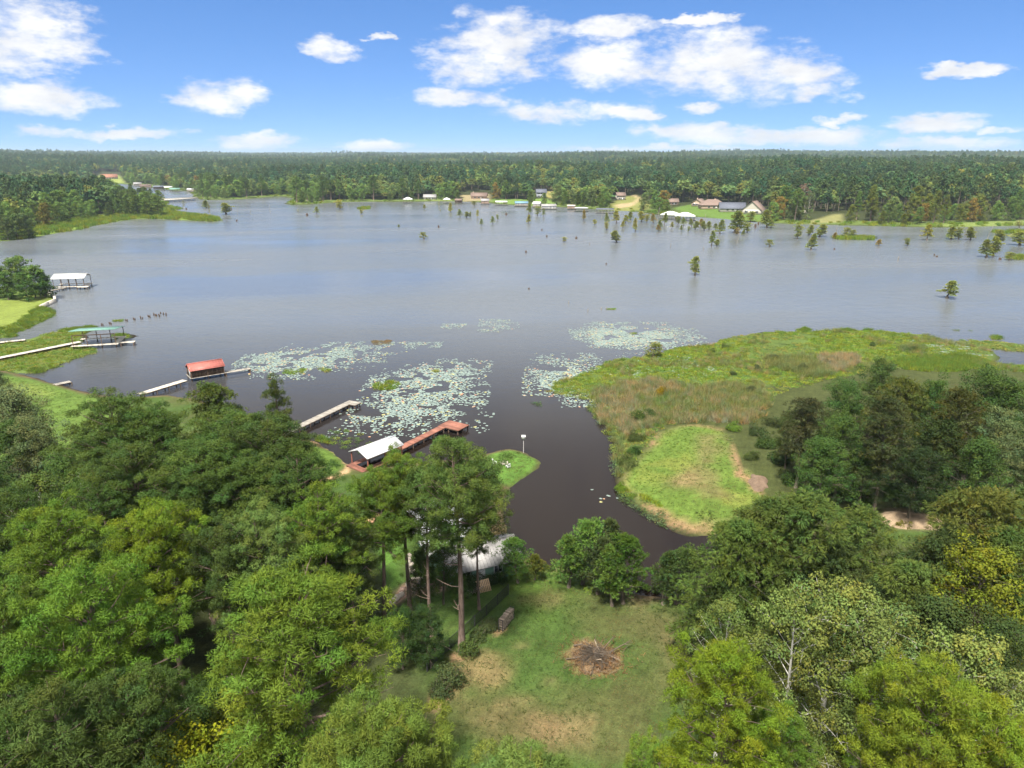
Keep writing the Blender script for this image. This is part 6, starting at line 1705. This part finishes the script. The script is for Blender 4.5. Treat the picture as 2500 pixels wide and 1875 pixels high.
for (px, py, L, Wd, roof, mr, zd, hp, rise, walls, lab) in [
    (996, 493, 8, 6, 'hip', M_WHITEROOF, .9, 2.6, 1.9, None, 'white hipped boathouse beside the low cypress wood'),
    (1091, 494, 6, 5, 'hip', M_WHITE, .9, 2.8, 1.6, None, 'small white pyramid roofed boathouse on the far shore'),
    (1120, 495, 6, 5, 'gable', M_BROWNROOF, .9, 2.6, 1.3, M_DARKWOOD, 'brown closed boathouse next to the sandy bank'),
    (1184, 497, 7, 6, 'gable', M_GREYROOF, .9, 3.0, 1.5, M_BRICK, 'rust brown boathouse below the sandy bank'),
    (1224, 499, 10, 6, 'gable', M_WHITEROOF, .8, 2.4, .9, None, 'wide white roofed boathouse beside the blue one'),
    (1273, 502, 11, 7, 'gable', M_BLUE, .8, 2.6, 1.3, M_CREAM, 'blue roofed boathouse on the far shore'),
    (1311, 505, 6, 6, 'gable', M_WHITE, .8, 3.0, 1.6, M_CREAM, 'white gabled boathouse below the grey house'),
    (1339, 509, 12, 6, 'gable', M_GREYROOF, .8, 2.5, 1.3, M_WHITE, 'long grey roofed white boathouse on the far shore'),
    (1395, 509, 6, 5, 'gable', M_PALEWOOD, .8, 2.4, .7, M_BRICK, 'tan flat roofed boathouse under the shore trees'),
    (1419, 514, 10, 5, 'hip', M_WHITEROOF, .8, 2.2, .5, None, 'low white boat shelter beside the tan boathouse'),
    (1477, 518, 13, 6, 'gable', M_SLATE, .8, 2.4, .8, None, 'dark roofed open boathouse near the sandy drive'),
    (1637, 531, 13, 10, 'hip', M_WHITE, .9, 2.2, 2.3, None, 'white hipped boathouse roof, first of the twin pair by the sandy drive'),
    (1672, 534, 13, 10, 'hip', M_WHITE, .9, 2.2, 2.3, None, 'white hipped boathouse roof of the twin pair next to the brick houses'),
    (181, 452, 12, 7, 'gable', M_GREYROOF, .9, 2.6, 1.4, M_BRICK, 'grey roofed boathouse where the inlet meets the woods'),
    (215, 451, 9, 6, 'hip', M_WHITE, .9, 2.6, 1.6, None, 'white boathouse below the orange roofed house'),
    (336, 453, 10, 7, 'gable', M_GREYROOF, .9, 3.0, 1.6, M_CREAM, 'grey roofed boathouse at the wooded turn of the inlet'),
    (356, 457, 14, 7, 'gable', M_BROWNROOF, .9, 2.6, 1.2, M_BRICK, 'long brown boathouse on the inlet'),
    (388, 461, 12, 8, 'gable', M_SLATE, .9, 2.8, 1.6, M_DARKWOOD, 'dark roofed boathouse in the row on the inlet'),
    (411, 463, 9, 7, 'gable', M_WHITE, .9, 3.2, 1.2, None, 'white roofed boathouse in the row on the inlet'),
    (427, 467, 11, 7, 'gable', M_TEAL, .9, 2.8, 1.2, None, 'teal roofed boathouse at the end of the inlet row'),
    (470, 467, 11, 7, 'gable', M_WHITEROOF, .9, 2.6, 1.0, M_CREAM, 'white roofed boathouse beside the bridge causeway')]:
    p = flat_pt(px, py, zd)
    boathouse('boathouse', lab, px, py, away(p) + rngT.normal(0, .12), L, Wd, roof, mr, zd, hp, rise, M_GREYWOOD, M_DARKWOOD, walls, None, None, 0, .5, 1.0, 1.2)

a, b = flat_pt(388, 489, 2.2), flat_pt(478, 483.5, 2.2)
L, h = frame_from(a, b)
t = thing('road_bridge', 'long low concrete bridge on pile bents crossing the inlet', 'bridge', (float(a[0]), float(a[1]), 0), h)
Geo().box((L / 2, 0, 2.2), (L, 7.5, .7)).obj('deck', M_CONC, t)
for s in (-1, 1):
    g = Geo().box((L / 2, s * 3.65, 3.3), (L, .2, .25))
    for x in np.arange(1, L, 3.0): g.box((x, s * 3.65, 2.85), (.25, .2, .68))
    g.obj('railing', M_CONC, t)
g = Geo().box((0, 0, 1.65), (.9, 7.2, .4))
for y in (-2.9, -1, 1, 2.9): g.tube([(0, y, -1.3), (0, y, 1.5)], .3, 8)
me = g.mesh('pile_bent', M_CONC)
for x in np.arange(3, L - 1, 5.2): link('pile_bent', me, t).location = (x, 0, 0)
# causeway at its end
q = flat_pt(497, 484, 1)
# ------------------------------------------------------------------ lily pads
rl = np.random.default_rng(55)
def pad_mat():
    def b(t, n, l):
        p = n.new('ShaderNodeBsdfPrincipled')
        l.new(attr(t), p.inputs['Base Color'])
        p.inputs['Roughness'].default_value = .5; p.inputs['Specular IOR Level'].default_value = .6
        return p.outputs[0]
    return mat('lily_pad_leaf', b)
M_PAD = pad_mat()
def pad_shape(seed, n=10):
    rng = np.random.default_rng(seed)
    a = np.linspace(.18, 2 * np.pi - .18, n)
    r = .5 * (1 + rng.normal(0, .03, n)); z = .02 + np.maximum(0, rng.normal(0, .022, n))
    V = np.vstack([[[0, 0, .0]], np.stack([r * np.cos(a), r * np.sin(a), z], 1)])
    F = np.array([(0, i, i + 1) for i in range(1, n)])
    return V, F
SH = [pad_shape(i) for i in range(6)]
beds = [([(560, 885), (640, 862), (760, 840), (900, 835), (1010, 835), (1090, 836), (1050, 850), (950, 868), (860, 895), (800, 915), (770, 930), (690, 925), (620, 905)], 1150, .8),
        ([(590, 880), (720, 850), (860, 845), (900, 855), (820, 885), (740, 910), (660, 905)], 900, .8),
        ([(830, 1018), (880, 975), (900, 935), (975, 910), (1080, 885), (1200, 872), (1205, 890), (1160, 945), (1145, 1000), (1120, 1030), (1060, 1035), (950, 1045), (900, 1035)], 1100, .85),
        ([(930, 985), (980, 930), (1080, 900), (1150, 900), (1130, 960), (1110, 1010), (1040, 1020), (960, 1020)], 900, .85),
        ([(1270, 900), (1330, 868), (1400, 860), (1490, 890), (1470, 925), (1400, 950), (1450, 985), (1460, 1000), (1380, 985), (1290, 965), (1285, 930)], 620, .8),
        ([(1310, 930), (1360, 890), (1420, 895), (1430, 930), (1350, 960)], 330, .8),
        ([(1400, 800), (1480, 785), (1600, 790), (1720, 810), (1700, 838), (1600, 855), (1480, 852), (1390, 830)], 1500, .8), ([(1440, 815), (1500, 795), (1620, 805), (1660, 825), (1560, 845), (1460, 840)], 1500, .8),
        ([(1160, 795), (1190, 778), (1270, 782), (1260, 800), (1190, 815)], 170, .8), ([(1070, 798), (1130, 788), (1140, 798), (1090, 808)], 60, .8),
        ([(780, 1045), (900, 1000), (1140, 1040), (1010, 1075), (860, 1060)], 130, .85), ([(1140, 985), (1200, 985), (1210, 1050), (1150, 1060)], 26, .85), ([(1440, 1180), (1500, 1180), (1510, 1230), (1450, 1220)], 5, .7),
        ([(2200, 830), (2330, 830), (2420, 870), (2300, 870)], 420, .9), ([(1520, 860), (1650, 860), (1800, 900), (1650, 925), (1520, 925)], 260, .6)]
pads = []
for pts, n, dia in beds:
    P = smooth_poly(poly_world(pts), 1); lo, hi = P.min(0), P.max(0)
    n = int(n * 2.5)
    xs, ys = rl.uniform(lo[0], hi[0], n * 6), rl.uniform(lo[1], hi[1], n * 6)
    m = (sdist(P, xs, ys) + (fbm(xs, ys, 6, 3, 15) - .5) * 14 > rl.uniform(-2.5, 2.5, n * 6)) & (fbm(xs, ys, 3.5, 3, 19) > .37)
    xs, ys = xs[m][:n], ys[m][:n]
    zz = height(xs, ys)
    for x, y, z in zip(xs, ys, zz):
        if z > .1 and dia > .7 and y > 0 and z > .25: continue
        pads.append((x, y, max(0.0, z) + rl.uniform(.012, .05), dia * rl.uniform(.28, .64)))
pads = np.array(pads)
# drop pads that lie almost on top of another
key = {}; keep = []
for i, (x, y, z, d) in enumerate(pads):
    k = (int(x / .27), int(y / .27))
    if k in key: continue
    key[k] = 1; keep.append(i)
pads = pads[keep]
dist = np.hypot(pads[:, 0], pads[:, 1]) / pads[:, 3]
order = np.argsort(dist)
def pad_col():
    r = rl.uniform(); v = rl.uniform(.85, 1.15)
    c = np.array([.205, .265, .232]) if r < .91 else np.array([.42, .40, .16]) if r < .965 else np.array([.48, .27, .16])
    return c * v
variants = []
for k in range(18):
    V, F = SH[k % 6]
    g = Geo(); g.add(V, F, 0, pad_col() if k > 3 else np.array([.205, .265, .232])); variants.append(g.mesh('lily_pad', M_PAD))
for i in order[:290]:
    x, y, z, d = pads[i]
    o = link('lily_pad', variants[rl.integers(18)]); o.location = (x, y, z); o.scale = (d, d, d)
    o.rotation_euler = (rl.normal(0, .03), rl.normal(0, .03), rl.uniform(0, 6.28))
    tag(o, 'pale round lily pad floating flat among others on the dark water', 'lily pad', 'lily pads floating in the creek mouth')
rest = pads[order[290:]]
g = Geo()
for k in range(6):
    sub = rest[k::6]; V, F = SH[k]; n = len(V)
    a = rl.uniform(0, 6.28, len(sub)); ca, sa = np.cos(a), np.sin(a)
    X = (V[None, :, 0] * ca[:, None] - V[None, :, 1] * sa[:, None]) * sub[:, 3:4] + sub[:, 0:1]
    Y = (V[None, :, 0] * sa[:, None] + V[None, :, 1] * ca[:, None]) * sub[:, 3:4] + sub[:, 1:2]
    Z = V[None, :, 2] * sub[:, 3:4] + sub[:, 2:3] + X * 0
    FF = (F[None] + (np.arange(len(sub)) * n)[:, None, None]).reshape(-1, 3)
    g.add(np.stack([X, Y, Z], -1).reshape(-1, 3), FF)
    g.c[-1] = np.repeat(np.array([pad_col() for _ in sub]), n, 0)
o = g.obj('lily_pads', M_PAD, kind='stuff'); o['label'] = 'drifts of pale lily pads covering the farther water'

# ------------------------------------------------------------------ marsh plants
protoM = bpy.data.collections.new('marsh_prototypes')
def reed_clump(seed, h, r, n, col, w=.05, lean=.42, plume=None):
    rng = np.random.default_rng(seed); g = Geo()
    C = np.stack([rng.normal(0, r * .5, n), rng.normal(0, r * .5, n), np.zeros(n)], 1)
    D = unit(np.stack([rng.normal(0, lean, n), rng.normal(0, lean, n), np.ones(n)], 1))
    V, F, c = blades3(rng, C, D, h, w, 1, .12, tints(rng, n, .22, .12) * np.array(col), curl=.06)
    g.add(V, F); g.c = [c]
    return g.mesh('reed_clump', M_REED)
def mat_clump(seed, r, n, col, ls=.22, h=.22):
    rng = np.random.default_rng(seed); g = Geo()
    a = rng.uniform(0, 6.28, n); rr = r * np.sqrt(rng.uniform(0, 1, n))
    P = np.stack([rr * np.cos(a), rr * np.sin(a), .03 + h * rng.uniform(0, 1, n) * (1 - (rr / r) ** 2 * .6)], 1)
    N = unit(np.stack([rng.normal(0, .45, n), rng.normal(0, .45, n), np.ones(n)], 1))
    V, F, c = leaves(rng, P, N, ls, tints(rng, n, .2, .1) * np.array(col))
    g.add(V, F); g.c = [c]
    return g.mesh('weed_clump', M_REED)
names = []
LIME = (.17, .235, .032); GRN = (.12, .19, .03); BRN = (.25, .225, .115); OLV = (.16, .185, .065); DRK = (.06, .105, .03); GREYW = (.11, .155, .065)
specs = [mat_clump(1, .75, 46, LIME), mat_clump(2, .75, 46, (.125, .18, .03)), mat_clump(3, .7, 40, GRN), mat_clump(4, .7, 40, (.15, .18, .045)),
         reed_clump(5, 1.35, .6, 46, BRN), reed_clump(6, 1.5, .6, 46, OLV), reed_clump(7, 1.2, .6, 46, (.28, .245, .145)), reed_clump(8, 1.0, .6, 50, GRN), mat_clump(9, .6, 34, DRK, .14, .3), mat_clump(10, .6, 36, GREYW, .14, .35), reed_clump(11, .7, .5, 50, (.17, .25, .03)),
         reed_clump(12, 2.2, 2.0, 90, (.16, .23, .03), .28, .3), mat_clump(13, .7, 40, (.16, .12, .06), .2, .12)]
for i, me in enumerate(specs):
    protoM.objects.link(bpy.data.objects.new(f'marsh_clump_{i:02d}', me))

def sample(P, dens, rng, jit=0.0, sc=6.0, seed=1):
    lo, hi = P.min(0), P.max(0); n = int((hi[0] - lo[0]) * (hi[1] - lo[1]) * dens)
    x, y = rng.uniform(lo[0], hi[0], n), rng.uniform(lo[1], hi[1], n)
    s = sdist(P, x, y) + (fbm(x, y, sc, 3, seed) - .5) * 2 * jit
    m = s > 0
    return x[m], y[m]
rm = np.random.default_rng(66)
PT, IX, SC = [], [], []
def put(x, y, choices, smin=.8, smax=1.25, sink=.02, zmin=-.35, lift=0.0):
    z = height(x, y); m = z > zmin
    x, y, z = x[m], y[m], np.maximum(z[m], 0.0)
    PT.append(np.stack([x, y, z - sink + lift], 1)); IX.append(np.array(choices)[rm.integers(0, len(choices), len(x))]); SC.append(rm.uniform(smin, smax, len(x)))
REEDS = SP([(1450, 985), (1480, 945), (1560, 925), (1700, 935), (1800, 955), (1900, 985), (1890, 1060), (1790, 1062), (1770, 1052), (1700, 1040), (1640, 1042), (1595, 1052), (1560, 1060), (1530, 1080), (1505, 1060), (1470, 1020)], 2)
x, y = sample(REEDS, 2.6, rm, 6.0, 9.0); n = fbm(x, y, 7, 4, 4) + rm.normal(0, .06, len(x))
put(x[n < .5], y[n < .5], [4, 4, 5, 6, 6], .7, 1.3); put(x[n >= .5], y[n >= .5], [5, 7, 5, 4], .6, 1.2)
for pts, ch in (([(2000, 870), (2090, 868), (2110, 895), (2030, 925), (1990, 900)], [6, 6, 4]), ([(1850, 885), (1900, 875), (2000, 880), (2000, 905), (1900, 915)], [5, 7, 5]), ([(1950, 895), (2020, 895), (2030, 930), (1950, 930)], [5, 5, 7]),
                ([(1750, 950), (1820, 940), (1860, 960), (1780, 975)], [5, 7]), ([(2180, 880), (2350, 860), (2420, 890), (2400, 920), (2200, 915)], [7, 10, 7]), ([(2200, 850), (2250, 848), (2260, 862), (2210, 864)], [5, 7])):
    x, y = sample(SP(pts), 2.6, rm, 2.0); put(x, y, ch, .8, 1.3)
# floating mats over the marsh, lime in some places, duller in others
x, y = sample(MARSH, 1.5, rm, 2.5)
m = (sdist(REEDS, x, y) < 1) & (sdist(LAWN_POINT, x, y) < -.5) & (sdist(POINT, x, y) < 6)
x, y = x[m], y[m]; n = fbm(x, y, 16, 4, 90, .55); far = y > 128
lime = (n > .47) & far
put(x[lime], y[lime], [0, 0, 1, 1, 10], .8, 1.3)
sp2 = (fbm(x, y, 6, 4, 95) > .63); put(x[sp2], y[sp2], [5, 7, 4, 5], .45, .9)
rest_ = ~lime & (fbm(x, y, 5, 3, 92) > .36)
put(x[rest_], y[rest_], [2, 3, 3, 9, 2], .7, 1.2)
x, y = sample(MARSH2, 1.3, rm, 2); put(x, y, [3, 3, 2, 9])
x, y = sample(LMARSH, 1.5, rm, 2); n = fbm(x, y, 9, 3, 93); put(x[n > .4], y[n > .4], [3, 1, 2, 3, 10], .8, 1.3)
x, y = sample(SP([(130, 805), (236, 796), (238, 803), (160, 815)]), 3, rm, .5); put(x, y, [7, 10], .6, .9)
x, y = sample(SP([(60, 905), (110, 900), (118, 910), (70, 918)]), 3, rm, .5); put(x, y, [7, 7], .7, 1.0)
x, y = sample(LWEED, 3, rm, .3); put(x, y, [7, 10], .7, 1.0)
# weedy rims: spit, creek side of the point, small islets and floating tufts
x, y = sample(SP([(99, 751), (128, 757), (138, 769), (104, 787), (60, 807), (34, 813), (48, 823), (0, 828), (-200, 836), (-200, 815), (0, 812), (40, 795), (75, 768)]), 2.4, rm, .6); put(x, y, [2, 10, 7, 1], .8, 1.2)
x, y = sample(SP([(1440, 985), (1470, 1010), (1500, 1050), (1530, 1080), (1545, 1120), (1530, 1165), (1505, 1180), (1498, 1130), (1490, 1080), (1465, 1040), (1435, 1000)]), 2.8, rm, 1.2); put(x, y, [9, 9, 2, 5, 8], .7, 1.1, zmin=-1.4)
x, y = sample(SP([(1505, 1190), (1545, 1225), (1600, 1245), (1640, 1275), (1652, 1298), (1610, 1285), (1560, 1262), (1515, 1225), (1495, 1205)]), 3.2, rm, .8); put(x, y, [9, 8, 8, 9], .7, 1.1, zmin=-1.4)
x, y = sample(SP([(1510, 1188), (1550, 1208), (1600, 1228), (1625, 1255), (1600, 1245), (1545, 1225), (1505, 1200)]), 3.2, rm, .4); put(x, y, [10, 1, 10], .7, 1.1, zmin=-1.4)
x, y = sample(SP([(755, 1055), (850, 1045), (905, 1080), (900, 1130), (850, 1120), (800, 1085)]), 1.3, rm, 2.5); put(x, y, [8, 8, 2], .5, .9, zmin=-2)
x, y = sample(SP([(750, 1068), (800, 1065), (815, 1080), (790, 1085)]), 3, rm, .5); put(x, y, [10, 2, 7], .6, .9, zmin=-2)
for pts, ch in (([(910, 832), (955, 830), (955, 841), (912, 842)], [12]), ([(695, 905), (740, 898), (745, 912), (700, 916)], [1, 2]), ([(770, 900), (810, 898), (800, 908)], [2, 3]), ([(910, 940), (950, 930), (985, 935), (960, 952), (915, 952)], [1, 10]), ([(1050, 905), (1080, 898), (1065, 912)], [3]),
                ([(1335, 955), (1400, 935), (1440, 945), (1430, 975), (1370, 965)], [3, 2]), ([(1295, 985), (1320, 982), (1318, 992), (1298, 993)], [8]), ([(1500, 878), (1560, 870), (1545, 890), (1505, 893)], [2, 3]), ([(2035, 580), (2130, 580), (2125, 586), (2050, 585)], [11]), ([(876, 509), (900, 507), (898, 511), (880, 512)], [11]),
                ([(2455, 630), (2510, 628), (2560, 632), (2500, 636)], [11]), ([(2430, 567), (2500, 566), (2500, 570), (2440, 570)], [11]), ([(1480, 754), (1500, 753), (1498, 757), (1483, 757)], [2]), ([(1538, 815), (1552, 812), (1550, 818)], [3]), ([(2318, 806), (2345, 805), (2340, 808)], [9]), ([(2355, 806), (2372, 805), (2368, 808)], [9]), ([(275, 784), (300, 781), (298, 786)], [10]),
                ([(1940, 806), (1960, 800), (1985, 808), (1970, 813)], [7, 10]), ([(2050, 806), (2070, 803), (2090, 808), (2060, 812)], [7]), ([(2100, 806), (2130, 805), (2120, 811)], [7]), ([(2415, 822), (2440, 818), (2450, 828), (2425, 830)], [3, 7])):
    P = poly_world(pts); dens = 2.5 if P[:, 1].mean() < 300 else .35
    x, y = sample(P, dens, rm, .3 if dens > 1 else 1.0); put(x, y, ch, .7, 1.1, zmin=-2)
# marsh grass fringing the peninsula and the far shores
x, y = sample(PENIN, .10, rm, 3)
s = sdist(PENIN, x, y); m = (s < 30)
put(x[m], y[m], [11], .7, 1.2)
cx = rm.uniform(-40, 2560, 9000); cy = rm.uniform(446, 557, 9000)
pw = np.array([flat_pt(a, b, .5) for a, b in zip(cx, cy)]); s = sdist(FAR, pw[:, 0], pw[:, 1]); m = (s > 0) & (s < 12)
for P in CLEAR[:2]: m &= ~(sdist(P, pw[:, 0], pw[:, 1]) > -2)
put(pw[m, 0], pw[m, 1], [11], .6, 1.1)
PT, IX, SC = np.concatenate(PT), np.concatenate(IX), np.concatenate(SC)
print('marsh clumps', len(PT))
scatter('marsh_plants', PT, rm.uniform(0, 6.28, len(PT)), SC, IX, protoM, 'reeds, marsh grass and floating weeds along the shores')
for px, py, s, c in [(1890, 878, .75, (.09, .11, .04)), (1960, 905, .85, (.10, .12, .04)), (1850, 905, .6, (.085, .105, .04)), (2020, 890, .6, (.11, .11, .05)), (2130, 845, .5, (.07, .11, .03)), (2225, 858, .75, (.075, .105, .035)), (1770, 850, .6, (.09, .13, .035)), (1740, 858, .45, (.10, .14, .03)), (1830, 960, .7, (.085, .10, .04)), (1480, 958, .5, (.08, .095, .04)), (1790, 915, .5, (.08, .11, .035))]:
    plant(f'bush{rngT.integers(2)}', 'marsh_bush', 'grey green rounded bush growing out of the marsh', G(px, py), s * .8, c, rngT.uniform(0, 6), 'bushes scattered in the marsh', 'bush')

# ------------------------------------------------------------------ turf: tufts standing in the mown grass
protoG = bpy.data.collections.new('turf_prototypes')
for i, (cc, hh) in enumerate([((.055, .094, .022), .11), ((.052, .088, .021), .11), ((.07, .10, .026), .11), ((.12, .10, .05), .1), ((.085, .135, .026), .14)]):
    protoG.objects.link(bpy.data.objects.new(f'turf_tuft_{i}', reed_clump(70 + i, hh, .22, 14, cc, .035, .6)))
LAWN = np.array([G(a, b)[:2] for a, b in [(1250, 1385), (1340, 1392), (1420, 1412), (1500, 1450), (1700, 1470), (1700, 1600), (1740, 1760), (1760, 2000), (1080, 2000), (1085, 1700), (1140, 1600), (1245, 1460), (1200, 1440)]])
LEFTLAWN = np.array([G(a, b)[:2] for a, b in [(-40, 920), (40, 922), (150, 950), (230, 975), (250, 1080), (60, 1110), (-40, 1110)]])
FIREPOINT = np.array([G(a, b)[:2] for a, b in [(1190, 1112), (1250, 1101), (1300, 1119), (1312, 1130), (1288, 1156), (1248, 1186), (1210, 1170)]])
GP_, GI_, GS_ = [], [], []
for P, dens, bright in ((LAWN, 6, 0), (LAWN_POINT, 5, 1), (FIREPOINT, 7, 1), (LEFTLAWN, 3, 1)):
    x, y = sample(P, dens, rm, .6); z = height(x, y); m = z > .1
    x, y, z = x[m], y[m], z[m]; n = fbm(x, y, 5, 4, 97) + rm.normal(0, .08, len(x))
    idx = np.where(n > .62, 3, np.where(n > .53, 2, np.where(n > .42, 0, 1)))
    if bright: idx = np.where(idx < 2, 4, idx)
    GP_.append(np.stack([x, y, z - .01], 1)); GI_.append(idx); GS_.append(rm.uniform(.6, 1.4, len(x)))
GP_, GI_, GS_ = map(np.concatenate, (GP_, GI_, GS_))
scatter('grass', GP_, rm.uniform(0, 6.28, len(GP_)), GS_, GI_, protoG, 'short turf and dry blades of the mown lawns')

# ------------------------------------------------------------------ the air
def haze():
    m = bpy.data.materials.new('haze_air'); m.use_nodes = True
    n, l = m.node_tree.nodes, m.node_tree.links; n.clear()
    v = n.new('ShaderNodeVolumePrincipled')
    v.inputs['Color'].default_value = (.70, .86, 1.0, 1)
    v.inputs['Density'].default_value = 0.00009
    v.inputs['Anisotropy'].default_value = 0.2
    o = n.new('ShaderNodeOutputMaterial'); l.new(v.outputs[0], o.inputs['Volume'])
    g = Geo().box((0, 4500, 59), (35000, 27500, 125))
    ob = g.obj('haze', m, kind='stuff')
    ob['label'] = 'thin summer haze over the lake and forest'
haze()
